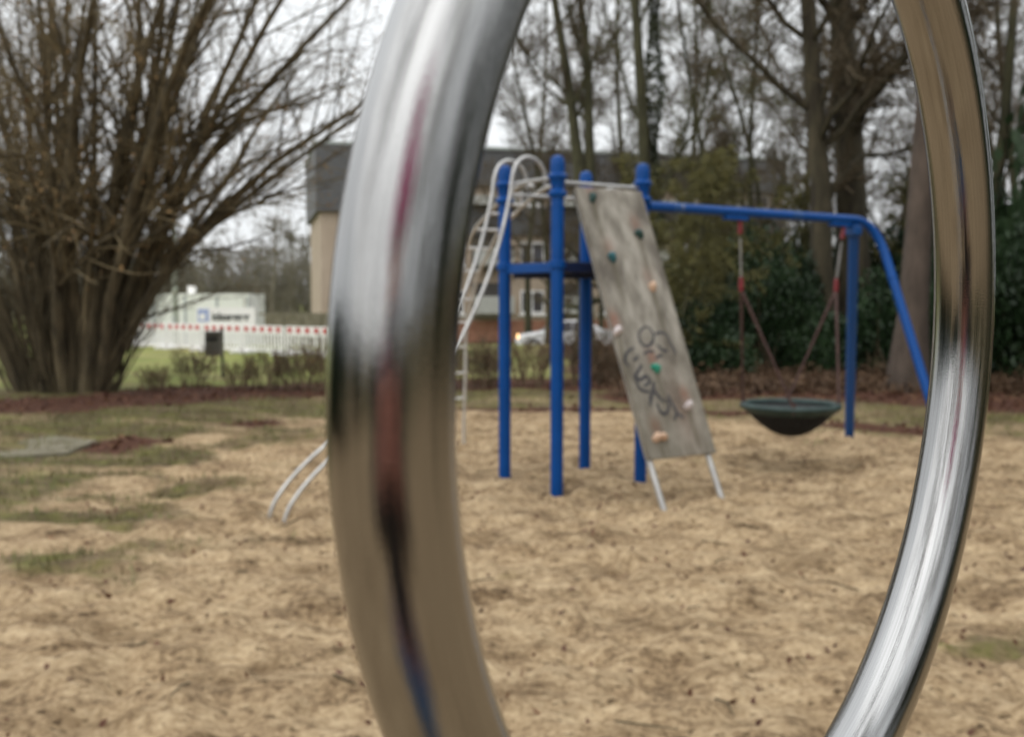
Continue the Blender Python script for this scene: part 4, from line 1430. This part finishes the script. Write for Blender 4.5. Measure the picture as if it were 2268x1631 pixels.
for hu, hv, hm, hn in HOLDS:
    mb = MB()
    lobes = [(-0.030, 0), (0.032, 0.002)] if 'double' in hn else [(0, 0)]
    for du, dv_ in lobes:
        th_, ph_ = np.meshgrid(np.linspace(0, 2 * math.pi, 14, endpoint=False), np.linspace(0, math.pi / 2, 6))
        rr2 = 0.043 * (1 + 0.22 * np.sin(2 * th_ + rh.uniform(0, 6)) + 0.12 * np.sin(3 * th_ + rh.uniform(0, 6)))
        a_ = rr2 * np.cos(ph_)
        hh = 0.052 * np.sin(ph_)
        Pw = wp((hu + du + a_ * np.cos(th_))[..., None], (hv + dv_ + a_ * np.sin(th_) * 0.9 + hh * 0.25)[..., None], (0.021 + hh)[..., None]).reshape(-1, 3)
        k1, k2 = th_.shape
        I2 = np.arange(k1 * k2).reshape(k1, k2)
        qq = np.stack([I2[:-1], np.roll(I2, -1, 1)[:-1], np.roll(I2, -1, 1)[1:], I2[1:]], -1).reshape(-1, 4)
        mb.add(Pw, qq)
    mb.build('hold', M[hm], cw, True, label=hn + ' climbing hold')
STROKES = [[(-0.077, 1.533), (-0.146, 1.504), (-0.185, 1.445), (-0.175, 1.38), (-0.125, 1.355), (-0.058, 1.389), (-0.026, 1.448), (-0.037, 1.508), (-0.077, 1.533)], [(-0.008, 1.459), (0.063, 1.476), (0.127, 1.445), (0.137, 1.402)],
           [(0.131, 1.409), (0.155, 1.342), (0.172, 1.275)], [(-0.012, 1.37), (0.031, 1.321), (0.086, 1.308)], [(-0.181, 1.286), (-0.116, 1.313), (-0.061, 1.306)], [(-0.064, 1.247), (-0.03, 1.262), (0.017, 1.274)],
           [(-0.263, 1.347), (-0.325, 1.325), (-0.373, 1.28), (-0.392, 1.234), (-0.371, 1.187)], [(-0.246, 1.282), (-0.26, 1.259), (-0.308, 1.237)],
           [(-0.228, 1.199), (-0.279, 1.143), (-0.332, 1.082), (-0.273, 1.068), (-0.207, 1.1), (-0.184, 1.058), (-0.262, 1.01)], [(-0.331, 1.059), (-0.298, 0.983), (-0.213, 0.961)],
           [(-0.145, 1.045), (-0.173, 0.977), (-0.214, 0.91), (-0.241, 0.842)], [(-0.173, 0.977), (-0.133, 0.917), (-0.093, 0.863)],
           [(-0.164, 0.861), (-0.16, 0.804), (-0.123, 0.761), (-0.073, 0.787), (-0.045, 0.854), (-0.068, 0.896)], [(-0.029, 0.929), (-0.006, 0.841), (0.016, 0.77), (-0.026, 0.704)], [(0.016, 0.77), (0.05, 0.742), (0.08, 0.72)]]
mb = MB()
for si, s_ in enumerate(STROKES):
    pth = smooth_path([(a + 0.0437 * b_, b_, 0) for a, b_ in s_], 14)
    wd = 0.0115 * (1.3 if si in (10, 8) else 1)
    tg = unit(np.gradient(pth, axis=0))
    nn = np.stack([-tg[:, 1], tg[:, 0]], -1) * (wd * (0.85 + 0.3 * np.sin(np.linspace(0, 3.1, 14)))[:, None])
    dd = 0.0212 + 0.0003 * si
    Lp = [wp(p_[0] + m_[0], p_[1] + m_[1], dd) for p_, m_ in zip(pth, nn)]
    Rp = [wp(p_[0] - m_[0], p_[1] - m_[1], dd) for p_, m_ in zip(pth, nn)]
    mb.add(np.vstack([Lp, Rp]), [(i, i + 1, 15 + i, 14 + i) for i in range(13)])
mb.build('graffiti', M['spray'], cw, label='dark grey sprayed scribble')
for uu in (-HW + 0.045, HW - 0.045):
    MB().tube([wp(uu, -0.18, -0.02), wp(uu, 0.5, -0.046), wp(uu, 2.80, -0.048)], 0.0265, 12).build('leg', M['steel'], cf, True, label='pale steel tube under the climbing wall')
# swing beam, bending down into the slanting leg
bz = 2.505
bA, bE = PR + u * 0.055, PR + u * 2.92
legF = np.array([4.40, 9.75])
beam = [c3(bA, bz), c3(PR + u * 1.5, bz), c3(PR + u * 2.4, bz)]
p_end = np.array([*bE, bz])
v1 = np.array([u[0], u[1], 0])
foot = np.array([4.36, 9.95, -0.2])
v2 = unit(foot - (p_end + v1 * 0.36))
cn = p_end + v1 * 0.36
bend = [(1 - t_)**2 * p_end + 2 * t_ * (1 - t_) * cn + t_**2 * (cn + v2 * 0.46) for t_ in np.linspace(0, 1, 14)]
line = [cn + v2 * 0.46 + (foot - cn - v2 * 0.46) * t_ for t_ in np.linspace(0.08, 1, 8)]
MB().tube(np.vstack([beam, np.array(bend) - CF0, np.array(line) - CF0]), 0.0465, 20).build('swing_beam', M['blue'], cf, True)
MB().lathe([(0.047, -0.02), (0.0535, -0.018), (0.0535, 0.018), (0.047, 0.02)], 20, np.array(cn + v2 * 0.68) - CF0, np.array(Matrix(((1, 0, 0), (0, 1, 0), (0, 0, 1))) @ Vector((0, 0, 1)).rotation_difference(Vector(v2)).to_matrix())).build('sleeve', M['blue'], cf, True)
rearF = np.array([4.05, 12.25])
rz_ = float(gz(*rearF)) - 0.25
topR = np.array([*(PR + u * 2.93), bz - 0.045])
ft = np.array([*rearF, rz_])
MB().tube([topR - CF0, (topR + ft) / 2 - CF0, ft - CF0], 0.0535, 20).build('swing_leg', M['chipped'], cf, True, label='blue rear swing leg with chipped paint')
MB().bbox(topR - CF0 + [0, 0, -0.07], (0.13, 0.13, 0.10), (u[0], u[1], 0), (-u[1], u[0], 0), 0.015).build('leg_joint', M['chipped'], cf)
HG = (1.235, 2.765)
for hgt_ in HG:
    p = PR + u * hgt_
    MB().bbox(c3(p - u * 0.06, bz - 0.058), (0.30, 0.07, 0.045), (u[0], u[1], 0), (-u[1], u[0], 0), 0.008).build('hanger_bracket', M['blue'], cf)
for t_ in (0.42, 2.02):
    MB().tube([c3(PR + u * (t_ - .07), bz), c3(PR + u * t_, bz), c3(PR + u * (t_ + 0.07), bz)], 0.0480, 20).build('beam_sticker', M['chipped'], cf, True)

# ------------------------------------------------------------------ the nest swing
sc_ = PR + u * 2.0
nest = thing('nest_swing', 'round black net nest swing with green rim hanging from the blue beam', 'swing', (sc_[0], sc_[1], 0))
NS = np.array([sc_[0], sc_[1], 0])
un, nn_ = np.array([u[0], u[1], 0]), np.array([-u[1], u[0], 0])
RR, RZ = 0.475, 0.575
ang = np.linspace(0, 2 * math.pi, 64, endpoint=False)
ring = [un * RR * math.cos(a) + nn_ * RR * math.sin(a) + np.array([0, 0, RZ]) for a in ang]
MB().tube(ring, 0.034, 14, closed=True).build('rim', M['rim'], nest, True)
skirt = MB()
prf = [(RR + 0.0, RZ - 0.02), (RR - 0.012, RZ - 0.05), (RR - 0.035, RZ - 0.072)]
skirt.lathe(prf, 48)
skirt.build('rim_skirt', M['rim'], nest, True)
# net: woven bands in two directions over a bowl
def bowl(x, y):
    r_ = np.hypot(x, y) / (RR - 0.03)
    return RZ - 0.02 - 0.285 * np.cos(np.clip(r_, 0, 1) * math.pi / 2) ** 0.8


net = MB()
for dirn in (0, 1):
    for c_ in np.linspace(-0.42, 0.42, 19):
        m_ = math.sqrt(max((RR - 0.03) ** 2 - c_ * c_, 0))
        s_ = np.linspace(-m_, m_, 18)
        x_, y_ = (s_, np.full(18, c_)) if dirn == 0 else (np.full(18, c_), s_)
        P = un * x_[:, None] + nn_ * y_[:, None] + np.stack([0 * s_, 0 * s_, bowl(x_, y_) + (0.006 if dirn else 0)], -1)
        net.tube(P, 0.0125, 5)
net.build('net', M['net'], nest, True)
shell = MB()
rs = np.linspace(0.02, RR - 0.04, 12)
shell.lathe([(r_, float(bowl(r_, 0)) + 0.02) for r_ in rs], 40)
shell.build('mat', M['net'], nest, True)
for sgn, hgt_ in zip((-1, 1), HG):
    tp3 = np.array([*(PR + u * hgt_), bz - 0.08]) - NS
    j = np.array([*(PR + u * (hgt_ + (0.03 if sgn < 0 else -0.10))), 1.86]) - NS
    dv = unit(j - tp3)
    MB().tube([tp3, tp3 + dv * 0.07, tp3 + dv * 0.13], 0.022, 12).build('swivel', M['redcap'], nest, True)
    # chain links
    k0, k1 = tp3 + dv * 0.17, j
    nl = 15
    ch = MB()
    for k in range(nl):
        c_ = k0 + (k1 - k0) * ((k + 0.5) / nl)
        ax = unit(np.cross(dv, un if k % 2 else nn_))
        hl_, hw_ = np.linalg.norm(k1 - k0) / nl * 0.62, 0.011
        lk = [c_ + dv * hl_ * math.cos(a) + ax * hw_ * math.sin(a) for a in np.linspace(0, 2 * math.pi, 10, endpoint=False)]
        ch.tube(lk, 0.0035, 5, closed=True)
    ch.build('chain', M['chain'], nest, True)
    MB().tube([j + [0, 0, 0.02], j - [0, 0, 0.04], j - [0, 0, 0.12]], [0.018, 0.026, 0.023], 12).build('red_sleeve', M['redcap'], nest, True)
    for sn in (-1, 1):
        a = math.atan2(sn * 0.707, sgn * 0.707)
        e = un * RR * math.cos(a) + nn_ * RR * math.sin(a) + np.array([0, 0, RZ + 0.02])
        s0 = j - [0, 0, 0.10]
        MB().tube([s0, s0 + (e - s0) * 0.3, s0 + (e - s0) * 0.7, e], [0.017, 0.0145, 0.012, 0.013], 10).build('rope', M['rope'], nest, True)
        MB().tube([e + [0, 0, 0.05], e, e - [0, 0, 0.06]], [0.018, 0.026, 0.022], 10).build('rope_clamp', M['rope'], nest, True)

# ------------------------------------------------------------------ the steel ring in front of the lens
def ring_material():
    m = bpy.data.materials.new('polished_stainless_steel')
    m.use_nodes = True
    nt = m.node_tree
    b = nt.nodes['Principled BSDF']
    b.inputs['Metallic'].default_value = 1.0
    uvn = nt.nodes.new('ShaderNodeUVMap')
    uvn.uv_map = 'UVMap'

    def noise(st, det=4.0, rough=0.6):
        mp_ = nt.nodes.new('ShaderNodeMapping')
        mp_.inputs['Scale'].default_value = st
        nt.links.new(uvn.outputs[0], mp_.inputs[0])
        n_ = nt.nodes.new('ShaderNodeTexNoise')
        n_.inputs['Scale'].default_value = 1.0
        n_.inputs['Detail'].default_value = det
        n_.inputs['Roughness'].default_value = rough
        nt.links.new(mp_.outputs[0], n_.inputs['Vector'])
        return n_.outputs['Fac']

    streak = noise((120, 5, 1), 6, 0.7)
    wide = noise((14, 1.5, 1), 4)
    speck = noise((90, 900, 1), 3)
    smudge = noise((3, 9, 1), 5, 0.65)
    rr_ = nt.nodes.new('ShaderNodeMapRange')
    rr_.inputs['From Min'].default_value = 0.35
    rr_.inputs['From Max'].default_value = 0.70
    rr_.inputs['To Min'].default_value = 0.03
    rr_.inputs['To Max'].default_value = 0.14
    nt.links.new(smudge, rr_.inputs['Value'])
    nt.links.new(rr_.outputs[0], b.inputs['Roughness'])
    cr = nt.nodes.new('ShaderNodeValToRGB')
    cr.color_ramp.elements[0].position = 0.30
    cr.color_ramp.elements[0].color = (0.31, 0.308, 0.305, 1)
    cr.color_ramp.elements[1].position = 0.55
    cr.color_ramp.elements[1].color = (0.37, 0.368, 0.365, 1)
    nt.links.new(streak, cr.inputs[0])
    nt.links.new(cr.outputs[0], b.inputs['Base Color'])

    def add(a, ka, c, kc):
        x_ = nt.nodes.new('ShaderNodeMath')
        x_.operation = 'MULTIPLY'
        nt.links.new(a, x_.inputs[0])
        x_.inputs[1].default_value = ka
        y_ = nt.nodes.new('ShaderNodeMath')
        y_.operation = 'MULTIPLY_ADD'
        nt.links.new(c, y_.inputs[0])
        y_.inputs[1].default_value = kc
        nt.links.new(x_.outputs[0], y_.inputs[2])
        return y_.outputs[0]

    hgt_ = add(streak, 1.0, wide, 1.6)
    hgt_ = add(hgt_, 1.0, speck, 0.55)
    bn = nt.nodes.new('ShaderNodeBump')
    bn.inputs['Strength'].default_value = 0.14
    bn.inputs['Distance'].default_value = 0.0006
    nt.links.new(hgt_, bn.inputs['Height'])
    nt.links.new(bn.outputs[0], b.inputs['Normal'])
    return m


RC = np.array([0.11974, 0.44291, 1.62642])
RU, RV = unit([0.65252, 0.75612, -0.05004]), unit([0.05316, 0.02020, 0.99838])
RRAD, RTUBE = 0.2314, 0.017
bot = RC - RV * RRAD
rg = thing('steel_ring', 'shiny stainless steel ring close in front of the camera', 'ring', (bot[0], bot[1], 0))
RO = np.array([bot[0], bot[1], 0])
nA, nT = 360, 48
a = np.linspace(0, 2 * math.pi, nA, endpoint=False)
cenp = RC + RRAD * (np.cos(a)[:, None] * RU + np.sin(a)[:, None] * RV)
rad_ = np.cos(a)[:, None] * RU + np.sin(a)[:, None] * RV
nrm = np.cross(RU, RV)
b_ = np.linspace(0, 2 * math.pi, nT, endpoint=False)
P = cenp[:, None] + RTUBE * (np.cos(b_)[None, :, None] * rad_[:, None] + np.sin(b_)[None, :, None] * nrm)
I2 = np.arange(nA * nT).reshape(nA, nT)
q = np.stack([I2, np.roll(I2, -1, 0), np.roll(np.roll(I2, -1, 0), -1, 1), np.roll(I2, -1, 1)], -1).reshape(-1, 4)
mb = MB().add(P.reshape(-1, 3) - RO, q)
ro = mb.build('ring_tube', ring_material(), rg)
me = ro.data
me.polygons.foreach_set('use_smooth', np.ones(len(me.polygons), bool))
uvl = me.uv_layers.new(name='UVMap')
ia, it = np.meshgrid(np.arange(nA), np.arange(nT), indexing='ij')
uvq = np.stack([np.stack([it, ia], -1), np.stack([it, ia + 1], -1), np.stack([it + 1, ia + 1], -1), np.stack([it + 1, ia], -1)], 2).reshape(-1, 2).astype(float)
uvq[:, 0] /= nT
uvq[:, 1] *= 2 * math.pi * RRAD / nA
uvl.data.foreach_set('uv', uvq.astype(np.float32).ravel())
MB().tube([(0, 0, -0.2), (0, 0, 0.7), (0, 0, bot[2] - 0.012)], 0.024, 20).build('pole', M['steel'], rg, True)
MB().lathe([(0.024, bot[2] - 0.05), (0.030, bot[2] - 0.045), (0.030, bot[2] - 0.022), (0.02, bot[2] - 0.012)], 20).build('pole_collar', M['steel'], rg, True)

# ------------------------------------------------------------------ what stands behind the camera and shows in the polished steel
for i, (x_, y_, kd, sc2) in enumerate([(-9, -15, 1, 1.0), (-3, -19, 2, 1.1), (4, -16, 1, 1.0), (10, -13, 2, 1.1), (14, -4, 1, 1.0), (15.5, 5, 2, 1.1), (-16, -6, 2, 1.0), (17, 11, 1, 1.0), (6.8, 0.2, 2, 1.25), (4.2, -6, 1, 1.2), (-6.5, -4, 2, 1.2), (9, 5.5, 2, 1.25)]):
    make_tree('bare_tree', 'bare tree at the other side of the playground, mirrored in the steel ring', (x_, y_, -0.05), (m8 if kd == 1 else m7), (M['barkg'], BK, TW), i * 1.7, 'bare trees mirrored in the ring', sc2)
for i, (x_, y_, wx_, hz_) in enumerate([(-5.5, -11, 2.4, 3.0), (0.5, -12, 2.6, 3.4), (6, -11, 2.6, 3.4), (12.5, -9, 3.0, 7.2), (14.5, -2, 3.2, 9.0), (14.5, 3.5, 3.4, 9.5), (14.5, 9.5, 3.4, 10.0), (11.5, 15.5, 3.2, 10.0), (10.5, 12.2, 2.8, 8.5), (12.5, 20, 3.4, 11.0), (-11, -9, 2.6, 3.2), (-8.6, -5, 2.4, 3.0), (-9.4, -1, 2.4, 3.2), (-9.6, 3, 2.6, 3.2), (-9.2, 1.0, 2.6, 3.4), (-9.8, 5.2, 2.6, 3.4)]):
    t = thing('evergreen_bush', 'dark evergreen at the other side of the playground, mirrored in the steel ring', 'bush', (x_, y_, 0), i * 1.1, 'evergreen bushes mirrored in the ring')
    t.scale = (wx_, wx_, hz_)
    link('foliage', eb[i % 3][0], M['ever'], t, 'stuff')
    link('stems', eb[i % 3][1], M['stem'], t)


def skin(verts, edges, radii, sub=2, root=0):
    me = bpy.data.meshes.new('skin')
    me.from_pydata([tuple(v) for v in verts], edges, [])
    o = bpy.data.objects.new('skin', me)
    COL.objects.link(o)
    md_ = o.modifiers.new('s', 'SKIN')
    md_.use_smooth_shade = True
    for i, r_ in enumerate(radii):
        me.skin_vertices[0].data[i].radius = (r_, r_) if np.isscalar(r_) else r_
    me.skin_vertices[0].data[root].use_root = True
    ms = o.modifiers.new('b', 'SUBSURF')
    ms.levels = ms.render_levels = sub
    dg_ = bpy.context.evaluated_depsgraph_get()
    out_ = bpy.data.meshes.new_from_object(o.evaluated_get(dg_))
    bpy.data.objects.remove(o)
    return out_


M['skin'] = mat('skin', (0.70, 0.33, 0.25), (0.64, 0.28, 0.21), 0.5)
M['pink'] = mat('pink_wool', (0.62, 0.10, 0.27), (0.55, 0.08, 0.23), 0.9, scale=30)
M['coat'] = mat('dark_coat', (0.035, 0.028, 0.026), (0.05, 0.04, 0.036), 0.85)
M['jeans'] = mat('blue_jeans', (0.045, 0.10, 0.19), (0.06, 0.125, 0.23), 0.9)
pr = thing('person', 'person in a pink woollen hat, dark coat and jeans mirrored in the steel ring', 'person', (-0.02, -0.36, 0))
pr.scale = (1.09,) * 3
hv = lambda x, y, z: (x / 1.09, (y - 0.08) / 1.09, z / 1.09)
bv = [(0, 0, 0.96), (0, 0, 1.16), (0, 0, 1.34), (0, 0.01, 1.47), (0, 0.025, 1.55), (0, 0.025, 1.63), (0, 0.015, 1.70), (0, 0.125, 1.605)]
be = [(0, 1), (1, 2), (2, 3), (3, 4), (4, 5), (5, 6), (4, 7)]
brd = [0.14, 0.13, 0.15, 0.058, 0.072, 0.086, 0.06, 0.016]
for sx in (-1, 1):
    k = len(bv)
    bv += [(sx * 0.18, 0, 1.42), (sx * 0.25, 0.08, 1.19), hv(sx * 0.085, 0.33, 1.49), hv(sx * 0.066, 0.385, 1.545)]
    be += [(2, k), (k, k + 1), (k + 1, k + 2), (k + 2, k + 3)]
    brd += [0.055, 0.042, 0.029, 0.030]
    pk = k + 3
    for f_ in range(4):
        k = len(bv)
        zf = 1.60 - f_ * 0.021
        bv += [hv(sx * 0.074, 0.412, zf - 0.012), hv(sx * 0.062, 0.444, zf), hv(sx * 0.030, 0.451, zf + 0.003), hv(sx * 0.008, 0.450, zf + 0.004)]
        be += [(pk, k), (k, k + 1), (k + 1, k + 2), (k + 2, k + 3)]
        brd += [0.0098, 0.0092, 0.0088, 0.0075]
    k = len(bv)
    bv += [hv(sx * 0.050, 0.392, 1.585), hv(sx * 0.028, 0.398, 1.612)]
    be += [(pk, k), (k, k + 1)]
    brd += [0.011, 0.009]
    k = len(bv)
    bv += [(sx * 0.095, 0, 0.86), (sx * 0.11, 0.02, 0.50), (sx * 0.115, -0.015, 0.10), (sx * 0.125, 0.12, 0.045)]
    be += [(0, k), (k, k + 1), (k + 1, k + 2), (k + 2, k + 3)]
    brd += [0.088, 0.062, 0.042, 0.038]
link('body', skin(bv, be, brd), M['skin'], pr)
cv = [(0, 0, 0.90), (0, 0, 1.16), (0, 0, 1.36), (0, 0.01, 1.46)]
ce = [(0, 1), (1, 2), (2, 3)]
crd = [0.175, 0.165, 0.175, 0.075]
for sx in (-1, 1):
    k = len(cv)
    cv += [(sx * 0.185, 0, 1.42), (sx * 0.255, 0.08, 1.18), hv(sx * 0.095, 0.315, 1.475)]
    ce += [(2, k), (k, k + 1), (k + 1, k + 2)]
    crd += [0.078, 0.060, 0.044]
link('coat', skin(cv, ce, crd), M['coat'], pr)
cv, ce, crd = [(0, 0, 0.92)], [], [0.15]
for sx in (-1, 1):
    k = len(cv)
    cv += [(sx * 0.098, 0, 0.84), (sx * 0.11, 0.02, 0.50), (sx * 0.115, -0.01, 0.12)]
    ce += [(0, k), (k, k + 1), (k + 1, k + 2)]
    crd += [0.10, 0.076, 0.062]
link('jeans', skin(cv, ce, crd), M['jeans'], pr)
MB().lathe([(0.098, 1.655), (0.116, 1.66), (0.120, 1.70), (0.112, 1.775), (0.085, 1.825), (0.05, 1.84), (0.078, 1.865), (0.085, 1.91), (0.065, 1.965), (0.0, 1.985)], 24, (0, 0.015, 0)).build('hat', M['pink'], pr, True)
MB().lathe([(0.07, 1.44), (0.095, 1.47), (0.09, 1.51), (0.068, 1.52)], 20, (0, 0.015, 0)).build('scarf', M['pink'], pr, True)
for sx in (-1, 1):
    MB().lathe([(0.0, -0.004), (0.012, 0), (0.012, 0.004), (0, 0.006)], 10, (sx * 0.033, 0.105, 1.645), [[1, 0, 0], [0, 0, 1], [0, 1, 0]]).build('eye', M['net'], pr)
    MB().bbox((sx * 0.12, 0.05, 0.05), (0.10, 0.27, 0.10), b=0.035).build('shoe', M['net'], pr, True)
MB().bbox((0, 0.112, 1.565), (0.05, 0.012, 0.012), b=0.004).build('mouth', M['redcap'], pr)
ph = thing('phone', 'dark phone held up in both hands of the person behind the ring', 'phone', (-0.015, -0.0105, 1.595))
MB().bbox((0, 0, 0), (0.076, 0.0085, 0.155), b=0.003).build('case', M['net'], ph)
MB().bbox((0.012, 0.0045, 0.055), (0.036, 0.002, 0.036), b=0.0008).build('camera_bump', M['glass'], ph)
